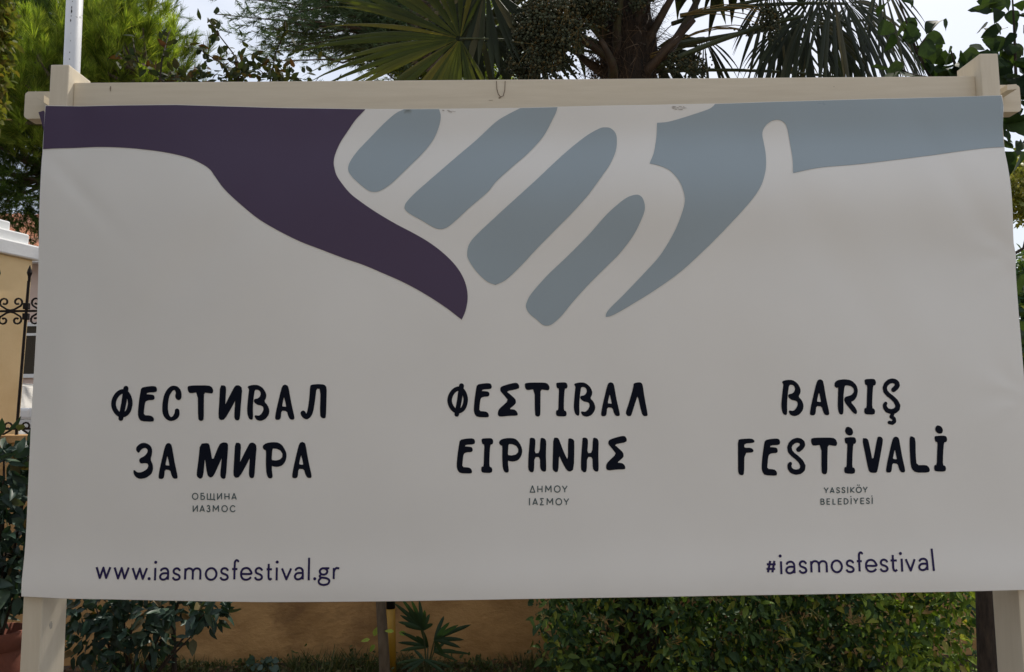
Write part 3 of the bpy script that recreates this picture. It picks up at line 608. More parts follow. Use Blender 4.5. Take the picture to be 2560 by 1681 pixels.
def thin(key, zz, x0, x1, ybase, ytop, sw, m, name='printed_letter', tilt=0):
    polys = []; h = sw/2
    fx = lambda x: x0+h+x*(x1-x0-sw) if x1-x0 > sw*1.3 else (x0+x1)/2
    fy = lambda y: (ybase-h)+(ytop-ybase+sw)*y if key not in ('i',) else ybase+(ytop-ybase)*y
    strokes_ = [K[key]] if K[key][0] == 'c' else K[key]
    for st in strokes_:
        cl = st[0] == 'c'; pts = st[1] if cl else st
        if not cl and len(pts) > 5 : pts = catmull(pts, closed=False, sub=3) if key in 'asmefgrt' or key in ('C','ZE') else pts
        q = [(zz[0][0]+(fx(p[0])+tilt*p[1])/zz[1], zz[0][1]+fy(p[1])/zz[1], sw/zz[1]) for p in pts]
        polys += stroke(q, closed=cl, cap=False)
    return decal(name, polys, [], m)
def disc(zz, x, y, r, m, name='printed_dot'):
    return decal(name, [[(zz[0][0]+(x+r*math.cos(2*math.pi*k/16))/zz[1], zz[0][1]+(y+r*math.sin(2*math.pi*k/16))/zz[1]) for k in range(16)]], [], m)
Z4, Z5, Z6, Z7, Z8 = ((220,1370),3.60606), ((1880,1360),4.95833), ((460,1210),14.875), ((1300,1200),17.0), ((2020,1200),13.2222)
for k, x0, x1, yb, yt in (('w',80,222,275,160),('w',242,388,279,163),('w',405,553,283,168),('i',609,629,286,175),('a',655,745,289,170),('s',770,850,290,170),('m',880,1035,288,170),
        ('o',1065,1180,290,168),('s',1198,1282,290,168),('f',1300,1375,287,168),('e',1382,1490,289,166),('s',1508,1590,289,166),('t',1612,1678,287,172),('i',1703,1723,284,170),
        ('v',1750,1852,284,168),('a',1868,1958,284,163),('i',1993,2013,282,82),('g',2083,2197,283,163),('r',2218,2286,279,162)): thin(k, Z4, x0, x1, yb, yt, 19, V_NAVY)
for x, y in ((566,271),(620,126),(1715,122),(2057,268)): disc(Z4, x, y, 14, V_NAVY)
for k, x0, x1, yb, yt in (('#',145,285,352,187),('i',326,352,360,205),('a',388,513,362,197),('s',550,660,357,192),('m',697,912,352,190),('o',948,1100,350,183),('s',1130,1243,348,183),
        ('f',1262,1358,341,180),('e',1372,1520,342,175),('s',1548,1660,338,172),('t',1675,1778,335,175),('i',1812,1838,329,172),('v',1862,1997,329,165),('a',2022,2148,323,160)): thin(k, Z5, x0, x1, yb, yt, 26, V_NAVY)
thin('i', Z5, 2200, 2226, 320, 50, 26, V_NAVY, tilt=-14)
for x, y in ((331,141),(1813,110)): disc(Z5, x, y, 19, V_NAVY)
for k, x0, x1 in (('o',310,555),('BE',632,800),('SHCH',868,1180),('II',1248,1440),('H',1525,1718),('A',1785,1990)): thin(k, Z6, x0, x1, 592, 330, 38, V_TEAL)
for k, x0, x1 in (('II',342,535),('A',595,797),('ZE',850,1005),('M',1085,1325),('o',1410,1655),('C',1725,1942)): thin(k, Z6, x0, x1, 1047, 785, 38, V_TEAL)
for k, x0, x1 in (('DEL',405,645),('H',730,955),('M',1060,1340),('o',1432,1720),('Y',1770,2015)): thin(k, Z7, x0, x1, 533, 222, 44, V_TEAL)
for k, x0, x1 in (('i',375,425),('A',520,760),('SIG',835,1025),('M',1120,1405),('o',1495,1785),('Y',1835,2080)): thin(k, Z7, x0, x1, 1066, 758, 44, V_TEAL)
for k, x0, x1, s in (('Y',487,658,0),('A',688,850,0),('s',895,1025,2),('s',1072,1200,6),('i',1260,1295,10),('K',1358,1510,12),('o',1540,1742,14),('Y',1765,1932,20)): thin(k, Z8, x0, x1, 440-s, 235-s*1.4, 33, V_TEAL)
for k, x0, x1, s in (('B',385,527,0),('E',585,715,3),('L',780,900,5),('E',955,1095,8),('D',1147,1312,12),('i',1372,1408,18),('Y',1458,1628,22),('E',1690,1832,26),('s',1875,2002,30),('i',2062,2096,36)): thin(k, Z8, x0, x1, 818-s, 608-s, 33, V_TEAL)
for x, y in ((1600,166),(1657,166),(1378,541),(2067,526)): disc(Z8, x, y, 19, V_TEAL)
# scuff marks on the upper edge of the print
SC = noisy('scuff_dirt', (.4,.36,.33), (.5,.46,.42), scale=60, rough=.7)
SC2 = noisy('scuff_dirt_blue', (.2,.25,.28), (.26,.32,.37), scale=60, rough=.7)
def scuff(px, py, wpx, hpx, n, m, seed):
    r_ = random.Random(seed); polys = []
    for k in range(n):
        x = px+r_.uniform(-wpx, wpx); y = py+r_.uniform(-hpx, hpx); a_, b_ = r_.uniform(2,6), r_.uniform(.5,1.3)
        polys.append([(x+a_*math.cos(t*math.pi/4), y+b_*math.sin(t*math.pi/4)+.12*a_*math.cos(t*math.pi/4)) for t in range(8)])
    decal('scuff_mark', polys, [], m)
scuff(1692, 274, 20, 4, 12, SC, 3); scuff(2052, 261, 8, 2.5, 5, SC2, 4); scuff(1122, 279, 14, 3, 5, SC, 5)

# ------------------------------------------------------------------ wall, fence, pillar
wall = thing('garden_wall', (0,WY+.1,0), 'low ochre plastered garden wall behind the banner', 'wall')
wz = at(20, 1108, WY)[2]
def wallmesh():
    nx, nz = 160, 24; xs = np.linspace(-6.5, 5.5, nx); zs = np.linspace(-.1, wz, nz); gx, gz = np.meshgrid(xs, zs)
    gy = WY+.006*np.sin(gx*2.3+gz*3)+.003*np.sin(gx*9+gz*11)+rng.normal(size=gx.shape)*.0012
    vs = np.stack([gx, gy, gz], -1).reshape(-1,3); i = np.arange(nx-1)[None]+np.arange(nz-1)[:,None]*nx
    return fast_mesh('wall_face', vs, np.stack([i, i+1, i+nx+1, i+nx], -1).reshape(-1,4), True)
link('plaster_face', wallmesh(), OCHRE, wall)
MB().box((-6.5,WY+.012,-.1), (5.5,WY+.22,wz-.004)).build('wall_core', OCHRE, wall)
MB().box((-6.5,WY-.02,wz), (5.5,WY+.24,wz+.05), .006).build('coping', OCHRE, wall)
fe = thing('iron_fence', (-3.2,WY+.1,wz), 'black wrought iron fence with spear tips and scrolls on top of the ochre wall', 'fence')
FY = WY+.1
tipw = at(75,663,FY); botw = at(40,1096,FY); zc = at(78,778,FY)[2]
LEAN = (tipw[0]-botw[0])/(tipw[2]-botw[2]); CX = at(70,740,FY); PITCH = .216
def scroll_pts(cx, cz, r, s, v):   # small C curl
    return [(cx+s*(r*(1-.075*k))*math.cos(R(200-k*34)), FY, cz+v*(r*(1-.075*k))*math.sin(R(200-k*34))) for k in range(11)]
for k in range(0, 30):
    x0 = tipw[0]+(k-7)*PITCH; tall = True
    def X(z): return x0+LEAN*(z-tipw[2])
    zt = tipw[2]; m = MB()
    m.tube([(X(wz+.04), FY, wz+.04), (X(zt-.11), FY, zt-.11)], .009, 6)
    m.build('bar', IRON, fe)
    m = MB(); prof = [(.0085,-.115),(.0095,-.08),(.017,-.055),(.011,-.03),(.0008,0)]
    m.lathe([(r, z) for r, z in prof], (X(zt), FY, zt), 8); m.build('spear_tip', IRON, fe)
    xm = X(zc)
    MB().box((xm-.017,FY-.016,zc+.012), (xm+.017,FY+.016,zc+.055), .004).build('collar', IRON, fe); MB().box((xm-.017,FY-.016,zc-.06), (xm+.017,FY+.016,zc-.016), .004).build('collar', IRON, fe)
    for zc2 in (zc, at(20,1090,FY)[2]):
        m = MB(); xm = X(zc2); h = PITCH
        for s, cx in ((1, xm+h*.30), (-1, xm+h*.72)):
            for v in (1, -1):
                pts = [(xm+h*(.5 if False else (.10 if s > 0 else .90)), FY, zc2+v*.012)]
                c0 = (cx, zc2+v*.062); r = .035
                arc = []
                for q in range(13):
                    t = R(-100-q*32) if s > 0 else R(-80+q*32)
                    rr = r*(1-.055*q); arc.append((c0[0]+rr*math.cos(t), FY, c0[1]+v*rr*math.sin(t)))
                pts = [(xm+h*.5, FY, zc2+v*.006), ((xm+h*.5+arc[0][0])/2, FY, zc2+v*.012)]+arc
                m.tube(pts, [.0065]*(len(pts)-1)+[.009], 6)
        m.build('scroll', IRON, fe)
for z in (zc, wz+.09): MB().box((tipw[0]-8*PITCH,FY-.006,z-.007), (tipw[0]+23*PITCH,FY+.006,z+.007)).build('cross_bar', IRON, fe)
# stepped pillar beyond the fence, its side running away from the camera
pc = at(90, 680, 3.6); far = np.array([pc[0], 3.6]); av = np.array([math.sin(R(16.3)), math.cos(R(16.3))]); bv = np.array([av[1], -av[0]])
pl = thing('gate_pillar', (far[0]-.5, 3.2, 0), 'yellow plastered pillar with a stepped white cap beyond the iron fence', 'pillar')
def pbox(name, m_, inset, z0, z1, S=.66, parent=pl, lean=True):
    c = far-av*S/2-bv*S/2; h = S/2-inset; vs = []
    for z in (z0, z1):
        for sa, sb in ((-1,-1),(1,-1),(1,1),(-1,1)):
            p = c+av*sa*h+bv*sb*h; vs.append((p[0]+(LEAN*(z-pc[2])*1.0), p[1], z))
    mb = MB().add(vs, [(0,1,2,3),(7,6,5,4),(0,4,5,1),(1,5,6,2),(2,6,7,3),(3,7,4,0)])
    o = mb.build(name, m_, parent); bvm = o.modifiers.new('bevel', 'BEVEL'); bvm.width = .012; bvm.segments = 2
    return o
zslab = at(96,652,3.6)[2]; zs1 = at(96,617,3.6)[2]; st = (zs1-zslab)*.8
pbox('shaft', OCHREP, .018, 0, zslab)
pbox('cap_slab', CAPW, -.015, zslab, zs1)
pbox('cap_step', CAPW, .045, zs1, zs1+st); pbox('cap_step', CAPW, .14, zs1+st, zs1+2*st); pbox('cap_step', CAPW, .235, zs1+2*st, zs1+3*st)

# house with tiled roof across the street
ho = thing('house', (-9,11,0), 'pale pink house with a terracotta tiled roof half hidden by the pines', 'house')
ez = at(60,640,9.3)[2]
MB().box((-16,9.6,0), (-1.6,16,ez)).build('wall', PINKW, ho)
for xw in (-13.2,-10.4,at(66,800,9.5)[0]-.1,-4.6):
    za, zb_ = at(66,935,9.5)[2], at(66,815,9.5)[2]
    f = MB().box((xw-.62,9.54,za-.06), (xw+.62,9.6,za)).box((xw-.62,9.54,zb_), (xw+.62,9.6,zb_+.06)).box((xw-.62,9.54,za), (xw-.55,9.6,zb_)).box((xw+.55,9.54,za), (xw+.62,9.6,zb_)).box((xw-.55,9.55,za+(zb_-za)*.8), (xw+.55,9.59,za+(zb_-za)*.8+.04)).build('window', WHITE, ho)
    gm, gnt, gb = mat('dark_window_glass'); gb.inputs['Base Color'].default_value = (.012,.014,.015,1); gb.inputs['Roughness'].default_value = .08
    MB().box((xw-.55,9.585,za), (xw+.55,9.599,zb_)).build('pane', gm, f)
MB().box((-16.3,9.2,ez-.12), (-1.3,9.32,ez-.01)).build('gutter', WHITE, ho)
# rows of clay tiles, every tile its own half round
tv = []; tf = []
for k in range(7):
    t = math.pi*k/6; tv += [(math.cos(t)*.11, 0, math.sin(t)*.07), (math.cos(t)*.095, .44, math.sin(t)*.06)]
for k in range(6): tf.append((2*k, 2*k+2, 2*k+3, 2*k+1))
tp = []; 
sl = R(24)
for r_ in range(9):
    for c_ in range(62):
        tp.append((-16.1+c_*.24+rng.normal()*.006, 9.15+r_*.4*math.cos(sl), ez+r_*.4*math.sin(sl)+rng.normal()*.004))
tp = np.array(tp); nn = len(tp)
link('roof_tile', scatter_mesh('roof_tile', tv, tf, tp, np.tile([0,math.cos(sl),math.sin(sl)], (nn,1))+rng.normal(size=(nn,3))*.01, np.tile([0,-math.sin(sl),math.cos(sl)], (nn,1)), np.ones(nn)), ROOFT, ho, 'stuff')
MB().add([(-16.2,9.15,ez-.02),(-1.3,9.15,ez-.02),(-1.3,12.5,ez+1.48),(-16.2,12.5,ez+1.48),(-1.3,15.9,ez-.02),(-16.2,15.9,ez-.02)], [(0,1,2,3),(3,2,4,5)]).build('roof', TERRA, ho)

# parked van glimpsed past the pillar
def van():
    x0 = at(60,950,5.6)[0]+.55; t = thing('parked_van', (x0-2,6.4,0), 'pale van parked across the street behind the yellow pillar', 'van')
    PW = noisy('pale_van_paint', (.6,.58,.54), (.66,.64,.6), scale=3, rough=.3, bump=.0)
    GL, gnt, gb = mat('van_glass'); gb.inputs['Base Color'].default_value = (.02,.022,.025,1); gb.inputs['Roughness'].default_value = .08
    zt = at(60,945,5.6)[2]; y0, y1 = 5.6, 7.3
    prof = [(x0-4.3,.35),(x0-4.35,1.0),(x0-4.25,zt-.1),(x0-4.1,zt),(x0-1.5,zt),(x0-1.1,zt-.06),(x0-.55,1.15),(x0-.1,1.0),(x0+.02,.75),(x0,.35)]
    o = MB().prism(prof, y0, y1).build('body', PW, t); b = o.modifiers.new('bevel', 'BEVEL'); b.width = .05; b.segments = 3
    MB().prism([(x0-1.42,zt-.14),(x0-1.14,zt-.14),(x0-.68,1.17),(x0-1.42,1.17)], y0-.008, y0+.01).build('side_window', GL, t)
    MB().prism([(x0-2.6,zt-.14),(x0-1.52,zt-.14),(x0-1.52,1.17),(x0-2.6,1.17)], y0-.008, y0+.01).build('side_window', GL, t)
    for xc in (x0-.75, x0-3.45):
        m = MB(); n = 20
        pts = [(xc+.31*math.cos(2*math.pi*k/n), .31+.31*math.sin(2*math.pi*k/n)) for k in range(n)]
        wv = m.prism(pts, y0-.02, y0+.18).build('wheel', BLKP, t)
        pts = [(xc+.19*math.cos(2*math.pi*k/n), .31+.19*math.sin(2*math.pi*k/n)) for k in range(n)]
        MB().prism(pts, y0-.028, y0-.018).build('hubcap', noisy('hub', (.4,.4,.4), (.5,.5,.5), rough=.3), wv)
    MB().box((x0-.1,y0+.1,.72), (x0+.035,y0+.38,.9), .03).build('headlight', WHITE, t); MB().box((x0-.1,y1-.38,.72), (x0+.035,y1-.1,.9), .03).build('headlight', WHITE, t)
    q = at(62,1035,5.5); MB().box((q[0]-.1,5.42,q[2]-.06), (q[0]+.1,5.6,q[2]+.06), .03).build('wing_mirror', WHITE, t)
van()

# ------------------------------------------------------------------ flag pole
fp = thing('flag_pole', at(186,60,.9), 'white painted metal pole with chipped black specks rising behind the left post', 'pole')
pa, pb = at(189.5,-60,.9), at(179,180,.9); dirp = (pb-pa)/np.linalg.norm(pb-pa)
wl = at(170,0,.9)[0]-at(208,0,.9)[0]; rp = abs(wl)/2*.98
pb2 = pa+dirp*((0-pa[2])/dirp[2]); pt = pa-dirp*1.6
MB().tube([pt, pb2], rp, 32).build('pole_tube', POLEW, fp, smooth=True)
FL = noisy('rust_fleck', (.02,.018,.016), (.05,.04,.035), scale=30, rough=.7)
m = MB(); rr = random.Random(4)
def fleck(px, py, hw, hh):
    # sits on the tube's front surface
    c = at(px, py, .9-rp); ax = pa+dirp*((c[2]-pa[2])/dirp[2]); dx = c[0]-ax[0]; yy = .9-math.sqrt(max(0, rp*rp-dx*dx))-.0006
    vs = [(c[0], yy, c[2])]
    for k in range(9):
        t = 2*math.pi*k/9; q = .5+.8*rr.random(); x = c[0]+hw*q*math.cos(t); d = x-ax[0]
        vs.append((x, .9-math.sqrt(max(0, rp*rp-d*d))-.0006, c[2]+hh*q*math.sin(t)))
    m.add(vs, [(0, 1+(k+1)%9, 1+k) for k in range(9)])
for px, py, hw, hh in ((181,3,.0012,.004),(179,18,.0025,.007),(179,28,.0025,.012),(178,40,.0015,.004),(176.5,52,.0022,.007),(177,83,.001,.003),(176,102,.0013,.003),(174,131,.0018,.004),(174,148,.0018,.003),(195,30,.0008,.006),(188,40,.004,.0012),(193,36,.003,.001)): fleck(px, py, hw, hh)
m.build('rust_fleck', FL, fp, kind='stuff')

# ------------------------------------------------------------------ vegetation
LV = {k: leaf_tpl(**v) for k, v in dict(ovate=dict(w=.55, fold=.12, curl=.18), heart=dict(w=.85, fold=.1, curl=.22, shape='heart', n=6), hedge=dict(w=.44, fold=.16, curl=.3), small=dict(w=.5, fold=.1, curl=.12, n=4), laurel=dict(w=.42, fold=.14, curl=.22, n=5), blade=dict(w=.05, fold=.2, curl=.35, shape='lance', n=4)).items()}
def proto(key, m, n=3, name='leaf'):
    out_ = []
    for i in range(n):
        v, f = LV[key]; v = v.copy(); v[:,0] *= 1+.15*(i-1); v[:,2] *= (1, 1.8, .3)[i % 3]; v[:,2] += .03*np.sin(v[:,0]*9+v[:,1]*7+i)
        me = fast_mesh(name, v, f, True); me.materials.append(m); out_.append(me)
    return out_
P_OV = proto('hedge', M_HEDGE); P_OVL = proto('hedge', M_HEDGL); P_HEART = proto('heart', M_MULB); P_SM = proto('small', M_CRAPE); P_LAU = proto('laurel', M_LAUR)

# --- pines
def tuft_tpl(n=70, L=.5, w=.008, spread=.5, seed=1):
    r_ = np.random.default_rng(seed); vs = []; fs = []
    for k in range(n):
        t = r_.uniform(0, 1); d = r_.normal(size=3)*spread; d[1] = abs(d[1])*.4+1.0; d /= np.linalg.norm(d)
        b0 = np.array([0, t*.85, 0]); e = b0+d*L*r_.uniform(.45,.75); s = np.cross(d, r_.normal(size=3)); s /= np.linalg.norm(s)
        i = len(vs); vs += [b0-s*w, b0+s*w, e+s*w*.3, e-s*w*.3]; fs.append((i, i+1, i+2, i+3))
    return np.array(vs), np.array(fs)
def broom_tpl(n=90, seed=4):
    r_ = np.random.default_rng(seed); vs = []; fs = []
    for k in range(n):
        t = r_.uniform(0, 1)**.6; a = r_.uniform(0, 2*math.pi); sp = R(18+50*r_.uniform()*(1.15-t)); d = np.array([math.sin(sp)*math.cos(a), math.cos(sp), math.sin(sp)*math.sin(a)])
        b0 = np.array([0, t*.55, 0]); e = b0+d*r_.uniform(.38,.55); s = np.cross(d, r_.normal(size=3)); s /= np.linalg.norm(s); w = .009
        i = len(vs); vs += [b0-s*w, b0+s*w, e+s*w*.3, e-s*w*.3]; fs.append((i, i+1, i+2, i+3))
    return np.array(vs), np.array(fs)
TUFT = tuft_tpl(); BROOM = broom_tpl()
def pine(label, px, py, Y, rx, rz, n, m, group=None, tx=1.6, base_z=0, size=.34, up=.35, name='pine_tree', seed=0, clumps=26, holes=.0, dep=1.0):
    c = at(px, py, Y); t = thing(name, (c[0], Y, 0), label, 'tree', group)
    r_ = np.random.default_rng(seed+100)
    MB().tube([(c[0]+tx,Y+.2,0),(c[0]+tx*.9,Y+.2,c[2]*.6),(c[0]+tx*.4,Y+.1,c[2]-rz*.2),(c[0],Y,c[2]+rz*.5)], [.15,.12,.06,.02], 9).build('trunk', BARKP, t, smooth=True)
    cc = r_.normal(size=(clumps,3)); cc /= np.linalg.norm(cc, axis=1, keepdims=True); cc *= r_.uniform(.45,1,size=(clumps,1)); cc = cc*[rx,dep,rz]+[c[0],Y,c[2]]
    mb = MB()
    for q in cc: 
        s = np.array([c[0]+tx*.3, Y, max(.5, c[2]-rz*.2)]); mid = (s+q)/2+[0,0,-.12]
        mb.tube([s, mid, q], [.035,.022,.008], 5)
    mb.build('branches', BARKP, t)
    k = r_.integers(0, clumps, n); pos = cc[k]+r_.normal(size=(n,3))*np.array([.33,.33,.24])*(rx/1.5)**.5
    out_ = pos-np.array([c[0],Y,c[2]-.3*rz]); out_ /= np.linalg.norm(out_, axis=1, keepdims=True)
    d = out_*.7+[0,0,up]+r_.normal(size=(n,3))*.35
    sc_ = size*r_.uniform(.6,1.25,size=n)
    link('foliage', scatter_mesh('foliage', *(BROOM if m is M_PINE else TUFT), pos, d, r_.normal(size=(n,3)), sc_), m, t, 'stuff')
pine('dark dense pine crown at the far left behind the bright ones', 110, 40, 8.4, 1.5, 1.3, 2600, M_PINED, seed=1, size=.3, clumps=40, tx=2)
pine('bright yellow green pine with tufted tips right of the white pole', 335, 165, 6.0, .6, .62, 420, M_PINE, seed=2, size=.30, up=1.3, clumps=34, dep=.6, tx=.6)
pine('bright green pine crown left of the white pole', 92, 225, 5.6, .42, .75, 380, M_PINE, seed=3, size=.28, up=1.1, clumps=28, dep=.6, tx=1.4)
pine('lower pine foliage with shade in its needle colour above the tiled roof beside the left post', 60, 400, 6.6, .8, .75, 2100, M_PINED, seed=5, size=.28, clumps=34, tx=2)
pine('mid green pine crown filling in behind the white pole', 215, 190, 7.2, .85, .95, 1900, M_PINED, seed=6, size=.3, up=.7, clumps=34, tx=1)

# --- cedar with layered sprays
def cedar(label, px0, px1, py0, py1, Y, n, m, seed, light=False, name='cedar_tree'):
    r_ = np.random.default_rng(seed); c0 = at((px0+px1)/2, (py0+py1)/2, Y); t = thing(name, (c0[0], Y, 0), label, 'tree')
    tx = at(1085, 100, Y)[0]; MB().tube([(tx,Y+.3,0),(tx,Y+.3,c0[2]+.4),(tx-.1,Y+.3,c0[2]+2.5)], [.16,.11,.05], 10).build('trunk', BARKP, t, smooth=True)
    pos = []; dirs = []; mb = MB()
    x0 = at(px0, py0, Y); x1 = at(px1, py1, Y)
    for k in range(n):
        tipx = r_.uniform(x0[0], x1[0]); tz = r_.uniform(x1[2], x0[2]+1.2); yy = Y+r_.uniform(-1,1)
        s = np.array([tx-.03, Y+.3, tz+r_.uniform(-.3,.35)]); e = np.array([tipx, yy, tz]); mid = (s+e)/2+[0,0,.12+.25*r_.normal()]
        mb.tube([s, mid, e], [.03,.018,.006], 4)
        for q in range(40):
            u = r_.uniform(.25,1); p = (1-u)**2*s+2*u*(1-u)*mid+u*u*e+r_.normal(size=3)*[.14,.14,.08]
            pos.append(p); dirs.append((e-s)/np.linalg.norm(e-s)*.7+r_.normal(size=3)*[.7,.7,.25]+[0,0,-.12])
    mb.build('branches', BARKP, t)
    pos = np.array(pos); dirs = np.array(dirs); n2 = len(pos)
    link('foliage', scatter_mesh('foliage', *tuft_tpl(30, .8, .022, .7, seed), pos, dirs, r_.normal(size=(n2,3)), r_.uniform(.12,.24,size=n2)), m, t, 'stuff')
cedar('dark bluish cedar with layered drooping sprays behind the palm fan', 690, 960, -20, 130, 8.0, 70, M_CEDAR, 11)
cedar('paler green cedar foliage behind the centre of the palm', 900, 1330, 0, 260, 9.5, 120, M_PINE, 12)
cedar('light grey green cedar boughs low behind the thin branches', 560, 790, 100, 210, 9.0, 26, M_CEDAR, 13)

# --- yellowing climber at far left
def leafcloud(name, label, cat, c, rad, n, key, m, size, seed, trunk=None, hang=0, group=None, kind='stuff'):
    r_ = np.random.default_rng(seed); t = thing(name, (c[0], c[1], 0), label, cat, group)
    p = r_.normal(size=(n,3)); p /= np.linalg.norm(p, axis=1, keepdims=True); p *= r_.uniform(0.2,1,size=(n,1))**.5
    p = p*rad+c+r_.normal(size=(n,3))*.03
    d = r_.normal(size=(n,3)); d[:,2] -= hang
    link('foliage', scatter_mesh('foliage', *LV[key], p, d, r_.normal(size=(n,3))+[0,-.6,.6], size*r_.uniform(.6,1.3,size=n)), m, t, 'stuff')
    MB().tube([(c[0],c[1],0),(c[0]+.04,c[1],c[2])], [.03,.015], 7).build('stem', BARK, t)
    return t
leafcloud('climbing_vine', 'yellowing leafy climber hanging down the far left edge', 'vine', at(-22,110,4.2), (.17,.2,.85), 1500, 'ovate', M_VINE, .075, 21, hang=.8)
leafcloud('added_shade_tree', 'leafy tree added out of view left of the viewer to darken the left of the banner', 'tree', np.array([-3.5,-2.1,2.7]), (1.3,1.4,1.5), 11000, 'ovate', M_LAUR, .13, 25)  # added out of view; its crown dims the left side of the banner
leafcloud('bush', 'yellow bush far behind the right edge of the banner', 'bush', at(2585,470,6.5), (.5,.5,.45), 3600, 'ovate', M_YBUSH, .07, 22)  # foliage all in yellow leaf tones
leafcloud('bush', 'dark green bush behind the right edge of the banner below the yellow one', 'bush', at(2600,820,5.5), (.42,.5,.85), 4200, 'ovate', M_HEDGE, .08, 23)

# --- thin-branched small-leaved shrub
def twiggy():
    Y = 1.9; t = thing('myrtle_shrub', (*at(620,300,Y)[:2], 0), 'thin branched shrub with small dark and reddish leaves sticking up behind the rail', 'shrub')
    mb = MB(); r_ = np.random.default_rng(31); P = []; D = []
    root = at(640,520,Y); MB().tube([at(437,1700,Y), at(433,1560,Y), at(445,1300,Y), at(520,900,Y), root], [.014,.013,.013,.012,.012], 7).build('stem', BARK, t)
    lines = [[(640,520),(470,260),(410,205),(360,160),(320,150),(290,140)], [(400,195),(405,150),(420,90),(428,72)], [(345,155),(335,120),(332,95)],
             [(640,420),(590,260),(565,165),(500,125),(465,112)], [(590,240),(600,165),(580,130),(545,85),(530,60),(520,45)], [(600,170),(660,160),(700,215)],
             [(640,400),(670,230),(690,130),(715,75),(712,40)], [(640,520),(540,260),(480,215),(430,190)], [(640,400),(760,240),(800,190)], [(600,300),(560,215),(570,190)], [(680,200),(740,190)]]
    for L_ in lines:
        pts = [at(x, y, Y+.12*math.sin(i*2+x)) for i, (x, y) in enumerate(L_)]
        mb.tube(pts, list(np.linspace(.006,.0016,len(pts))), 5)
        for i in range(len(pts)-1):
            seg = np.array(pts[i+1])-np.array(pts[i]); l = np.linalg.norm(seg)
            if L_[i][1] > 330: continue
            dens = 30 if L_[i][1] > 120 else 22
            if L_[0] == (640,520) and i >= 1: dens = 30
            for k in range(int(l*dens*1.6)):
                u = r_.uniform(); P.append(np.array(pts[i])+seg*u+r_.normal(size=3)*.018); d = seg/l*.5+r_.normal(size=3)*.8+[0,0,.1]; D.append(d)
    # fuller mass low down just over the rail
    for k in range(210):
        P.append(at(r_.normal()*75+625, 205-abs(r_.normal())*42, Y+r_.uniform(-.2,.2))); D.append(r_.normal(size=3)+[0,0,.2])
    for k in range(40):
        P.append(at(r_.uniform(400,510), 205-abs(r_.normal())*12, Y+r_.uniform(-.1,.1))); D.append(r_.normal(size=3)+[0,0,.2])
    mb.build('branches', BARK, t)
    pk = r_.permutation(len(P)); P = np.array(P)[pk]; D = np.array(D)[pk]; n = len(P); Nm = r_.normal(size=(n,3))+[0,-.9,.3]; S = .06*r_.uniform(.6,1.2,size=n)
    leaf_objects(t, 'leaf', P_SM, P[:300], D[:300], Nm[:300], S[:300])
    if n > 300: link('foliage', scatter_mesh('foliage', *LV['small'], P[300:], D[300:], Nm[300:], S[300:]), M_CRAPE, t, 'stuff')
twiggy()

# --- palm
def bez(p0, p1, p2, n=9): return [np.array(p0)*(1-t)**2+np.array(p1)*2*t*(1-t)+np.array(p2)*t*t for t in np.linspace(0,1,n)]
PY = 1.95
pcn = at(1560,160,PY)
palm = thing('fan_palm', (pcn[0], PY, 0), 'fan palm with fibrous brown trunk, fruit bunches and drooping fronds behind the banner', 'palm tree')
m = MB(); n = 28; zs = np.linspace(0, pcn[2]+.5, 40); rr = random.Random(3)
m.tube([(pcn[0]+.03*math.sin(z*2), PY, z) for z in zs], [(.15+.012*rr.random()) if z < pcn[2]-.35 else .15+.03*rr.random()-.04*(z-pcn[2]) for z in zs], 26); m.build('trunk', PTRUNK, palm)
# fibres round the head of the trunk
r_ = np.random.default_rng(41); nf = 2600
th = r_.uniform(0, 2*math.pi, nf); zz = r_.uniform(pcn[2]-.75, pcn[2]+.45, nf); rad = .15+r_.uniform(0,.05,nf)
pos = np.stack([pcn[0]+rad*np.cos(th), PY+rad*np.sin(th), zz], 1); dr = np.stack([np.cos(th)*.6, np.sin(th)*.6, r_.normal(size=nf)*.9+.2], 1)+r_.normal(size=(nf,3))*.5
fv, ff = leaf_tpl(w=.022, fold=0, curl=.5, shape='lance', n=3)
link('trunk_fibre', scatter_mesh('trunk_fibre', fv, ff, pos, dr, r_.normal(size=(nf,3)), r_.uniform(.06,.2,nf)), FIBRE, palm, 'stuff')
# old petiole stubs
def boot(p0, p1, p2, r0=.035, r1=.016):
    pts = bez(p0, p1, p2, 8); mb = MB().tube(pts, list(np.linspace(r0, r1, 8)), 8); mb.build('petiole_stub', BOOT, palm, smooth=True)
for (x0,y0),(x1,y1),(x2,y2),dy in ( ((1560,185),(1500,120),(1445,95),-.16), ((1550,150),(1530,70),(1560,-30),-.19), ((1590,160),(1640,60),(1700,-40),-.17), ((1600,185),(1680,110),(1735,50),-.12),
        ((1540,120),(1480,60),(1470,-30),-.1), ((1580,110),(1600,20),(1640,-60),-.18), ((1600,200),(1640,150),(1700,95),-.2), ((1520,190),(1470,160),(1440,130),-.05), ((1640,170),(1720,70),(1760,-40),0), ((1530,200),(1545,170),(1500,100),-.22)):
    boot(at(x0,y0,PY+dy*.5), at(x1,y1,PY+dy), at(x2,y2,PY+dy*1.3))
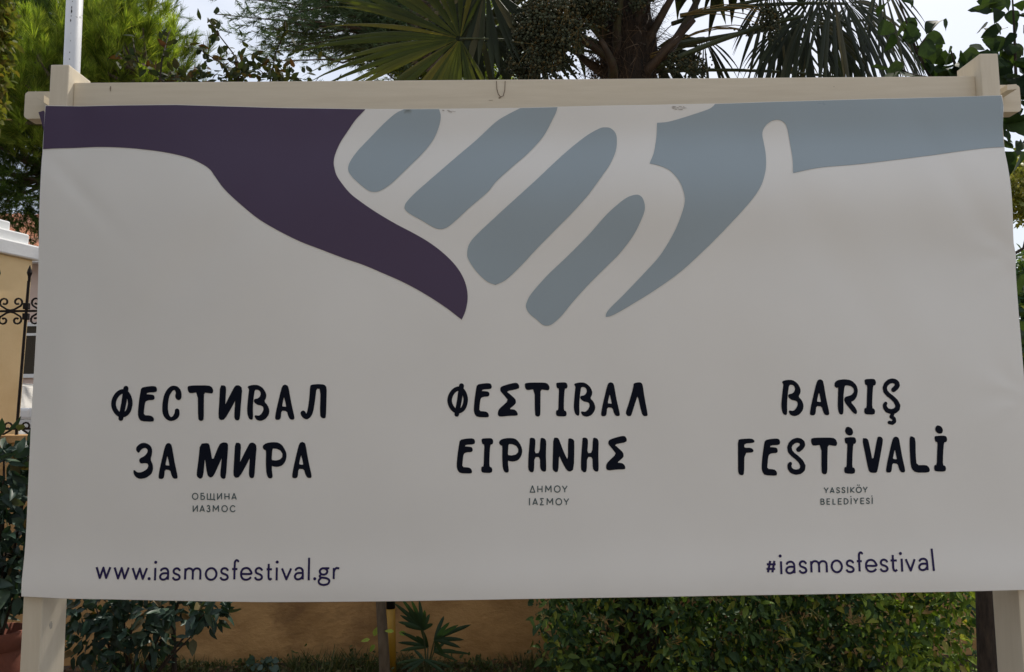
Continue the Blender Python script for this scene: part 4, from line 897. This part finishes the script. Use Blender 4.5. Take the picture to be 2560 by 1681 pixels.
def frond(H, A, Nn, L0, nseg=28, span=125, droop=.35, m_=M_PALM, petfrom=None, w=1.0, seed=0, jitter=.08, label=None, sag=1.0, tipdroop=.6, lens=None, pw=.011, fuse=.6):
    H = np.array(H, float); A = np.array(A, float); A /= np.linalg.norm(A); Nn = np.array(Nn, float); S = np.cross(A, Nn); S /= np.linalg.norm(S); Nn = np.cross(S, A)
    r_ = np.random.default_rng(seed+500)
    if petfrom is not None:
        p0 = np.array(petfrom, float); mid = (p0+H)/2+[0,0,.06*sag]; pts = bez(p0, mid, H, 10)
    else: pts = bez(H-A*.12, H-A*.06, H, 4)
    f = MB().tube(pts, list(np.linspace(pw*1.3, pw*.75, len(pts))), 7).build('frond', PETI, palm, smooth=True)
    if label: f['label'] = label
    dth = 2*R(span)/nseg
    for i in range(nseg):
        th = -R(span)+dth*(i+.5)+r_.normal()*dth*jitter
        u = abs(th)/R(span); L = L0*(1-.35*u**2.2)*(1+r_.normal()*.075)
        if lens: L *= lens(th)
        D = A*math.cos(th)+S*math.sin(th); side = -A*math.sin(th)+S*math.cos(th)
        ns = 9; vs = []
        bend = droop*(1+r_.normal()*.25); tw = r_.normal()*.15
        for k in range(ns+1):
            t = k/ns; r = L*(.03+.97*t)
            p = H+D*r+np.array([0,0,-1])*bend*L*(t**2.4)*tipdroop*1.3-Nn*0.0
            if t > .75: p = p+np.array([0,0,-1])*(t-.75)**2*L*droop*1.5
            hw = r*dth*.56*w if t < fuse else L*fuse*dth*.56*w*(1-((t-fuse)/(1-fuse))**1.25)
            hw = max(hw, .0006); fold = hw*.55
            sd_ = side*math.cos(tw*t)+Nn*math.sin(tw*t)
            vs += [p-sd_*hw+Nn*0, p+Nn*fold, p+sd_*hw+Nn*0]
        fs = []
        for k in range(ns): a = 3*k; fs += [(a,a+1,a+4,a+3),(a+1,a+2,a+5,a+4)]
        me = fast_mesh('leaf_segment', np.array(vs), np.array(fs), False); link('leaf_segment', me, m_, f)
    return f
# the big fan on the left, lit tone in its leaf colour, its petiole running back to the trunk
frond(at(1150,97,1.62), (-1,-.10,-.06), (.05,-1,.25), .86, nseg=40, span=112, fuse=.42, droop=.16, jitter=.4, petfrom=at(1520,140,PY-.1), seed=1, w=1.12, pw=.007, label='large olive green frond spread out to the left', m_=M_PALM, lens=lambda th: 1.02 if abs(th) < .9 else .95)
frond(at(1215,-40,1.75), (-.1,-.25,-1), (.1,-1,-.1), .62, nseg=20, span=60, droop=.05, petfrom=at(1500,-20,PY), seed=2, m_=M_PALMD, jitter=.3, label='dark frond hanging in front of the fruit')
frond(at(1190,40,2.3), (-.35,.3,-.9), (.2,-1,0), .6, nseg=22, span=85, droop=.1, petfrom=at(1480,120,2.1), seed=3, m_=M_PALMD, jitter=.3)
frond(at(1330,60,2.6), (-.2,.3,-1), (.0,-1,0), .55, nseg=20, span=80, droop=.05, petfrom=at(1500,110,2.2), seed=13, m_=M_PALMD, jitter=.3)
frond(at(1640,120,2.35), (.4,.5,-.8), (0,-1,.1), .42, nseg=20, span=100, droop=.2, petfrom=at(1590,150,2.1), seed=4, m_=M_PALMD, jitter=.3)
# right-hand fronds, seen against the sky
frond(at(2010,40,1.6), (.35,-.1,-.9), (0,-1,.2), .50, nseg=26, span=95, droop=.85, petfrom=at(1640,170,PY-.15), seed=5, m_=M_PALMD, jitter=.5, w=.75, label='drooping frond against the sky right of the trunk', pw=.014)
frond(at(2120,10,1.75), (.7,.1,-.6), (.1,-1,.4), .52, nseg=24, span=105, droop=.95, petfrom=at(1700,40,PY), seed=6, m_=M_PALMD, jitter=.5, w=.7)
frond(at(1950,70,2.2), (.1,.2,-1), (0,-1,0), .42, nseg=22, span=70, droop=.5, petfrom=at(1640,140,2.05), seed=7, m_=M_PALMD, jitter=.5, w=.65)
frond(at(2080,-40,1.5), (.15,-.2,-1), (.1,-1,.2), .60, nseg=18, span=55, droop=.5, petfrom=at(1720,-40,PY-.1), seed=8, m_=M_PALMD, jitter=.5, w=.6)
frond(at(2235,215,2.3), (1,.4,-.5), (0,-1,.4), .4, nseg=14, span=60, droop=.6, petfrom=at(1640,180,2.0), seed=9, m_=M_PALMD, jitter=.3, w=.5, sag=1.6, pw=.009)
frond(at(2180,50,2.1), (1,.1,-.5), (.1,-.7,.7), .42, nseg=20, span=80, droop=.95, petfrom=at(1660,120,2.05), seed=14, m_=M_PALMD, jitter=.45, w=.65)
frond(at(2200,-60,1.6), (.2,-.1,-1), (.1,-1,.2), .55, nseg=14, span=40, droop=.4, petfrom=at(1750,-60,PY-.1), seed=15, m_=M_PALMD, jitter=.5, w=.55)
frond(at(1760,95,2.3), (.3,.2,-1), (.1,-1,.2), .38, nseg=16, span=60, droop=.5, petfrom=at(1620,150,PY+.1), seed=16, m_=M_PALMD, jitter=.5, w=.6)
frond(at(2040,-20,2.1), (-.1,.2,-1), (0,-1,.1), .52, nseg=20, span=60, droop=.4, petfrom=at(1680,60,2.0), seed=17, m_=M_PALMD, jitter=.6, w=.85)
frond(at(1930,-30,1.8), (-.1,.1,-1), (0,-1,.1), .5, nseg=16, span=45, droop=.3, petfrom=at(1690,0,1.95), seed=18, m_=M_PALMD, jitter=.6, w=.7)
# fronds above the picture
for k in range(11):
    a_ = 2*math.pi*k/11+.3; el = .25+.5*(k % 3); Hh = pcn+np.array([math.cos(a_)*.85, math.sin(a_)*.75, .75+el*.7])
    frond(Hh, (math.cos(a_), math.sin(a_), .1-.2*(k % 2)), (0,0,1), .72, nseg=18, span=125, droop=.45, petfrom=pcn+[0,0,.45], seed=60+k, m_=M_PALMD, jitter=.2, w=1)
# fruit
def icos():
    import bmesh
    bm = bmesh.new(); bmesh.ops.create_icosphere(bm, subdivisions=1, radius=1); v = np.array([tuple(x.co) for x in bm.verts]); bm.verts.index_update()
    f = np.array([[q.index for q in x.verts] for x in bm.faces]); bm.free(); return v, f
def bunch(cx, cy, Y, rx, ry, ny, n, seed, stem_to, r=.0085):
    c = at(cx, cy, Y); sx = rx/F*(Y-CAM[1]); sz = ry/F*(Y-CAM[1]); r_ = np.random.default_rng(seed)
    ns_ = max(6, n//70); cc = r_.normal(size=(ns_,3)); cc /= np.linalg.norm(cc, axis=1, keepdims=True); cc *= r_.uniform(.3,.95,size=(ns_,1)); cc = c+cc*[sx,ny,sz]
    k = r_.integers(0, ns_, n); p = cc[k]+r_.normal(size=(n,3))*[sx*.2,ny*.3,sz*.22]; p[:,2] -= abs(r_.normal(size=n))*sz*.12
    v, f = icos(); b = link('fruit_bunch', scatter_mesh('fruit_bunch', v, f, p, r_.normal(size=(n,3)), r_.normal(size=(n,3)), r*r_.uniform(.75,1.15,size=n)), BERRY, palm, 'stuff')
    mb = MB(); top = np.array(stem_to); 
    for q in cc: mb.tube(bez(top, (top+q)/2+[0,-.02,.08], q, 5), [.004,.0035,.003,.0025,.002], 4)
    for q in range(0, n, 9): mb.tube([cc[k[q]], p[q]], .0012, 3)
    mb.build('fruit_stalk', STALK, palm)
bunch(1385,60,1.62,100,125,.15,2600,71,at(1530,20,PY-.1))
bunch(1480,-10,1.6,75,60,.12,900,76,at(1550,0,PY-.1))
bunch(1310,120,1.75,55,80,.1,700,77,at(1480,60,PY))
bunch(1725,160,1.75,62,45,.1,420,72,at(1610,150,PY-.1), r=.007)
bunch(1925,25,1.5,38,55,.08,420,73,at(1700,40,PY-.1), r=.007)
bunch(1490,165,2.2,40,35,.08,200,74,at(1540,120,PY+.1), r=.007)
bunch(1880,75,1.9,40,16,.05,110,75,at(1700,100,PY), r=.007)
bunch(1620,-10,1.6,45,40,.08,350,78,at(1600,-60,PY), r=.008)

# --- broad-leaved tree on the right: dark trunk, big leaves
mt = thing('mulberry_tree', (*at(2465,1600,.75)[:2], 0), 'dark trunked tree with large broad leaves at the right edge behind the right post', 'tree')
p0 = at(2472,1700,.75); p1 = at(2464,1460,.75); p2 = at(2440,900,.8); p3 = at(2425,420,.85)
MB().tube([(p0[0]+.02,.75,-.05), (p0[0],.75,p0[2]), p1, p2, p3], [.05,.041,.038,.034,.022], 14).build('trunk', BARK, mt, smooth=True)
r_ = np.random.default_rng(81); P = []; D = []; mb = MB()
for L_, Y, dens, spr in (([(2425,420),(2370,260),(2330,200),(2292,130),(2268,60),(2240,-20)], 1.0, 66, .04), ([(2400,240),(2435,170),(2452,130)], .9, 130, .035), ([(2400,240),(2390,170),(2375,120)], .9, 110, .035),
        ([(2425,420),(2500,300),(2540,200),(2535,60),(2530,-20)], .9, 135, .055), ([(2500,300),(2580,160),(2590,60)], 1.0, 90, .06),
        ([(2425,420),(2540,380),(2580,330)], 1.1, 50, .05), ([(2430,700),(2560,620),(2590,480)], .95, 40, .06), ([(2440,900),(2560,840),(2600,760)], 1.0, 36, .07), ([(2460,1100),(2575,1020),(2600,900)], 1.0, 26, .06),
        ([(2330,200),(2270,185),(2230,160)], 1.1, 30, .035), ([(2292,130),(2340,60)], 1.05, 24, .04)):
    pts = [at(x, y, Y) for x, y in L_]; mb.tube(pts, list(np.linspace(.011,.003,len(pts))), 6)
    for i in range(len(pts)-1):
        seg = pts[i+1]-pts[i]; l = np.linalg.norm(seg)
        for k in range(int(l*dens+r_.uniform())):
            q = pts[i]+seg*r_.uniform(); o_ = r_.normal(size=3)*spr; P.append(q+o_); D.append(o_/spr*.5+[0,-.1,-.5]+r_.normal(size=3)*.35)
mb.build('branches', BARK, mt)
pk = r_.permutation(len(P))[:300]; P = np.array(P)[pk]; D = np.array(D)[pk]; n = len(P)
leaf_objects(mt, 'leaf', P_HEART, P, D, r_.normal(size=(n,3))*.5+[0,-.9,.35], .1*r_.uniform(.65,1.15,size=n))

# --- dark glossy shrubs left
def laurel(label, base, blobs, n, seed, size=.11, stems=(), name='laurel_shrub'):
    r_ = np.random.default_rng(seed); t = thing(name, (base[0], base[1], 0), label, 'shrub')
    P = []; D = []; mb = MB()
    tot = sum(b[5] for b in blobs)
    for (px, py, Y, rx, ry, wgt) in blobs:
        c = at(px, py, Y); s = (Y-CAM[1])/F
        mb.tube(bez((base[0], base[1], base[2]), ((base[0]+c[0])/2, Y, (base[2]+c[2])/2+.05), c, 6), [.012,.01,.008,.006,.005,.003], 6)
        for k in range(int(n*wgt/tot)):
            d = r_.normal(size=3); d /= np.linalg.norm(d); rad = r_.uniform(.2,1)**.6; p = c+d*[rx*s,.16,ry*s]*rad
            P.append(p); D.append(d*.6+[0,0,-.35]+r_.normal(size=3)*.45)
    for L_, Y, w_ in stems: mb.tube([at(x, y, Y) for x, y in L_], w_, 7)
    mb.build('branches', BARK, t)
    P = np.array(P); D = np.array(D); n = len(P); Nm = r_.normal(size=(n,3))*.6+[0,-.8,.5]; S = size*r_.uniform(.65,1.15,size=n)
    order = np.argsort(P[:,1]); k = min(300, n)
    leaf_objects(t, 'leaf', P_LAU, P[order[:k]], D[order[:k]], Nm[order[:k]], S[order[:k]])
    if n > k:
        j = order[k:]; link('foliage', scatter_mesh('foliage', *LV['laurel'], P[j], D[j], Nm[j], S[j]), M_LAUR, t, 'stuff')
pot = at(-6,1575,1.05)
laurel('dark glossy shrub growing in the terracotta pot at the left edge', (pot[0], 1.05, pot[2]-.1), [(10,1180,1.0,75,70,2),(60,1250,1.05,55,90,2),(20,1350,1.0,80,90,3),(60,1450,1.0,60,70,2),(-30,1450,1.0,50,90,2),(70,1140,1.1,40,50,1),(10,1100,1.1,30,30,.6),(0,1500,1.1,90,50,1.2)], 560, 91, size=.095)
laurel('dark glossy shrub behind the left post hanging over the ochre wall', (at(330,1700,1.75)[0], 1.75, 0), [(240,1520,1.7,85,50,2.2),(330,1560,1.7,90,50,1.6),(430,1520,1.7,80,35,1.5),(520,1525,1.6,50,45,1.3),(230,1600,1.7,80,60,2),(340,1640,1.7,80,50,1.6),(300,1440,1.75,130,60,2),(470,1460,1.75,90,50,1),(390,1600,1.7,40,50,.8),(480,1590,1.6,12,16,.15)], 720, 92, size=.085, stems=[])
tp = thing('terracotta_pot', (pot[0], 1.05, 0), 'large terracotta pot at the bottom left corner beside the left post', 'pot')
pr = abs(at(60,1575,1.05)[0]-pot[0])
MB().lathe([(pr*.70,-.002),(pr*.74,.1),(pr*.93,pot[2]-.08)], (pot[0],1.05,0), 40).build('pot_body', TERRA, tp, smooth=True)
MB().lathe([(pr*.93,pot[2]-.08),(pr*1.0,pot[2]-.078),(pr*1.02,pot[2]-.01),(pr*1.0,pot[2]),(pr*.92,pot[2]),(pr*.9,pot[2]-.06),(.001,pot[2]-.06)], (pot[0],1.05,0), 40).build('pot_rim', TERRA, tp, smooth=True)

# --- hedge right
def hedge():
    r_ = np.random.default_rng(101); x0 = at(1345,1600,1.9)[0]; x1 = at(2400,1600,1.9)[0]; t = thing('hedge', ((x0+x1)/2, 2.0, 0), 'dense leafy green hedge with dull flower heads growing along the ochre wall at lower right', 'hedge')
    n = 15500; X_ = r_.uniform(x0-.13, x1+.12, n); Zq = r_.uniform(0, 1.05, n)
    edge = np.minimum(X_-(x0-.12), (x1+.1)-X_); depth = 1.72+.05*np.sin(X_*5)+.05*np.sin(X_*11+Zq*7)+r_.exponential(.12, n)
    keep = r_.uniform(size=n) < np.clip(edge/.26, .07, 1); X_, Zq, depth = X_[keep], Zq[keep], depth[keep]
    lx = x0+.25*(.75-Zq.clip(0,.75)) ; kk = (X_ > lx-.16*r_.uniform(size=len(X_))) | (Zq < .12); X_, Zq, depth = X_[kk], Zq[kk], depth[kk]
    P = np.stack([X_, np.minimum(depth, 2.5), Zq], 1); n = len(P)
    D = r_.normal(size=(n,3))*[.7,.4,.6]+[0,-.5,-.35]; Nm = r_.normal(size=(n,3))*.8+[0,-.45,.6]; S = .05*r_.uniform(.4,1.5,size=n)
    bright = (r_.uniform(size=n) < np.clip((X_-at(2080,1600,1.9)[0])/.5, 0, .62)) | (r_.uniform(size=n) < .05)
    order = np.argsort(P[:,1]); vis = order[(P[order,2] < .75) & (P[order,2] > .12)][:300]; rest = np.setdiff1d(np.arange(n), vis)
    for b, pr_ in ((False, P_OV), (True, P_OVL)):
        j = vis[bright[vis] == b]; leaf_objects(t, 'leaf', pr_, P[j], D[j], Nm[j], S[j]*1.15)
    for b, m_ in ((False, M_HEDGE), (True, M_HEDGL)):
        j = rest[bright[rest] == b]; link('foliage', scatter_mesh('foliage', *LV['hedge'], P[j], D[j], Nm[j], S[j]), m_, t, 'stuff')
    mb = MB()
    for k in range(46):
        x = r_.uniform(x0+.1, x1); a0 = np.array([x, 2.1+r_.uniform(-.1,.2), 0]); e = np.array([x+r_.normal()*.25, 1.78+r_.uniform(0,.2), r_.uniform(.3,1.0)])
        mb.tube(bez(a0, (a0+e)/2+[0,.1,.15], e, 6), [.009,.008,.006,.005,.004,.002], 5)
    mb.build('branches', BARKG, t)
    # flower heads: small spoked umbels
    fp_, fd = [], []
    for px, py in ((1475,1556),(1510,1550),(1555,1560),(1500,1548),(1668,1610),(1690,1602),(1784,1495),(1640,1575),(1955,1550),(1970,1560),(2030,1535),(2045,1540),(2005,1555),(1960,1600),(2012,1632),(2130,1545),(2140,1560),(1980,1645),(2100,1675),(2050,1665),(2370,1590),(1530,1600),(1360,1540),(1735,1495)):
        c = at(px, py, 1.62)
        for k in range(16): fd.append(r_.normal(size=3)+[0,-.5,.3]); fp_.append(c+r_.normal(size=3)*.006)
    fv, ff = leaf_tpl(w=.16, fold=0, curl=.1, shape='lance', n=2)
    link('flower_head', scatter_mesh('flower_head', fv, ff, np.array(fp_), np.array(fd), r_.normal(size=(len(fp_),3)), .036*r_.uniform(.6,1.2,size=len(fp_))), M_FLOW, t, 'stuff')
hedge()

# --- young tree, gas pipe, small palm
yt = thing('young_tree', at(970,1690,2.15)*[1,1,0], 'slender grey brown trunk standing in front of the ochre wall left of the yellow pipe', 'tree')
tpx = [(983,1760),(962,1681),(958,1600),(954,1540),(951,1490),(946,1380),(940,1200)]
ws = .0315; pts = [at(x, y, 2.1) for x, y in tpx]; pts[0] = np.array([at(966,1690,2.1)[0], 2.1, -.02])
MB().tube(pts, [.034,.032,.030,.029,.027,.025,.022], 14).build('trunk', BARKG, yt, smooth=True)
r_ = np.random.default_rng(111); P = [at(925,1599,2.05),at(938,1612,2.05),at(935,1591,2.1),at(985,1579,2.05),at(997,1582,2.05)]+[at(x, y, 2.15) for x, y in ((930,1300),(960,1250),(900,1280),(990,1320),(950,1200),(910,1220))]
leaf_objects(yt, 'leaf', proto('small', M_HEDGL), np.array(P), np.array([(-1,0,-.15),(-.6,0,-.7),(.3,0,.9),(-1,0,.1),(1,0,-.2)]+[(r_.normal(), r_.normal(), .3) for _ in range(6)], float), np.tile([0.,-.8,.6], (len(P),1)), np.full(len(P), .055))
gp = thing('pipe', at(980,1690,2.3)*[1,1,0], 'yellow painted pipe with a black top band close behind the slender trunk', 'pipe')
a1 = at(977,1521,2.3); rr_ = .5*abs(at(988,1521,2.3)[0]-at(966,1521,2.3)[0])
MB().tube([(a1[0]+.01,2.3,0), a1], rr_, 20).build('yellow_section', YELP, gp, smooth=True)
MB().tube([a1, at(974,1400,2.3)], rr_*1.04, 20).build('black_band', BLKP, gp, smooth=True)
sp = thing('young_fan_palm', at(1072,1690,2.0)*[1,1,0], 'small young fan palm growing at the foot of the ochre wall by the yellow pipe', 'palm')
def spfrond(hx, hy, Y, tips, w_=.0115, base=(1068,1690)):
    H = at(hx, hy, Y); b0 = at(*base, 2.0); f = MB().tube(bez(b0, (b0+H)/2+[0,0,.02], H, 6), [.007,.006,.005,.005,.004,.004], 6).build('frond', PETI, sp)
    for (tx, ty) in tips:
        T = at(tx, ty, Y-.08+.16*random.random()); d = T-H; L = np.linalg.norm(d); s = np.cross(d/L, [0,-1,.2]); s /= np.linalg.norm(s); vs = []
        for k in range(8):
            t = k/7; p = H+d*t+np.array([0,0,.03])*math.sin(math.pi*t)*L; hw = max(.0006, w_*math.sin(math.pi*min(1,(t*.8+.12)))**.8*(1 if k < 7 else 0)); vs += [p-s*hw, p+np.array([0,-1,0])*hw*.5, p+s*hw]
        fs = []
        for k in range(7): a = 3*k; fs += [(a,a+1,a+4,a+3),(a+1,a+2,a+5,a+4)]
        link('leaf_segment', fast_mesh('leaf_segment', np.array(vs), np.array(fs), True), M_SPALM, f)
spfrond(1058,1575,2.0, [(985,1508),(1004,1497),(1048,1500),(1062,1525),(1074,1535),(1022,1530),(1035,1515),(1012,1565),(1082,1560),(1000,1520),(1028,1500),(995,1555),(1000,1538)])
spfrond(1086,1600,1.9, [(1110,1540),(1124,1556),(1146,1563),(1178,1562),(1172,1566),(1160,1600),(1152,1620),(1108,1640)])
spfrond(1070,1618,2.05, [(1003,1581),(995,1607),(1000,1628),(1040,1590),(1052,1570)], .011)
spfrond(1085,1630,2.0, [(1140,1627),(1134,1650),(1178,1636),(1102,1560),(1120,1600),(1142,1652)], .009)
spfrond(1060,1650,1.95, [(990,1660),(1000,1675),(1010,1690),(1120,1690),(1035,1625),(1130,1670)], .009)

# --- weeds along the wall foot
wd = thing('weeds', (0,2.2,0), 'short grass and weeds growing along the foot of the ochre wall', 'weeds', kind='stuff')
r_ = np.random.default_rng(121); tc_ = []; 
for k in range(520):
    x = r_.uniform(-2.6, 1.2); y = 2.5-abs(r_.normal())*.22
    hgt = .5+.7*(math.sin(x*4.3)*.5+.5)*r_.uniform(.5,1.2)
    tc_.append((x, y, hgt))
P = []; D = []; S = []
for x, y, h in tc_:
    for q in range(int(11)):
        P.append((x+r_.normal()*.02, y+r_.normal()*.02, 0)); D.append((r_.normal()*.55, r_.normal()*.4, 1)); S.append(.09*h*r_.uniform(.5,1.5))
P = np.array(P); n = len(P); link('grass_blades', scatter_mesh('grass_blades', *LV['blade'], P, np.array(D), r_.normal(size=(n,3)), np.array(S)), M_WEED, wd, 'stuff')
P = []; 
for x, y, h in tc_[::2]:
    for q in range(7): P.append((x+r_.normal()*.04, y+r_.normal()*.03, abs(r_.normal())*.045*h+.01))
P = np.array(P); n = len(P); link('weed_leaves', scatter_mesh('weed_leaves', *LV['small'], P, r_.normal(size=(n,3))+[0,-.3,.5], r_.normal(size=(n,3))+[0,-.5,1], .03*r_.uniform(.5,1.3,size=n)), M_WEED, wd, 'stuff')
# bluish cabbage-like weed left
cb = thing('broad_leaf_weed', at(665,1665,2.3)*[1,1,0], 'bluish green broad leaved weed at the wall foot left of the slender trunk', 'weed')
n = 26; c = at(660,1668,2.3); M_CB = leafmat('bluish_leaves', [(0,(.04,.08,.06)),(1,(.07,.12,.09))], trans=.2)
leaf_objects(cb, 'leaf', proto('heart', M_CB), c+r_.normal(size=(n,3))*[.045,.03,.02], r_.normal(size=(n,3))+[0,-.2,.5], r_.normal(size=(n,3))*.4+[0,-.7,.7], .05*r_.uniform(.6,1.2,size=n))
# fallen dead leaves, darker litter heap by the shrub
lt = thing('leaf_litter', (-1.6,2.2,0), 'brown leaf litter lying under the shrub at the wall foot', 'leaf litter', kind='stuff')
n = 900; P = np.stack([r_.uniform(-2.9,.9,n), 2.5-abs(r_.normal(size=n))*.3, r_.uniform(.0,.03,n)], 1)
M_LIT = leafmat('dead_leaves', [(0,(.05,.025,.012)),(.6,(.12,.06,.025)),(1,(.22,.13,.06))], trans=0, obj=False, rough=.9)
link('dead_leaves', scatter_mesh('dead_leaves', *LV['ovate'], P, r_.normal(size=(n,3))*[1,1,.2], r_.normal(size=(n,3))*.4+[0,0,1], .04*r_.uniform(.5,1.3,size=n)), M_LIT, lt, 'stuff')
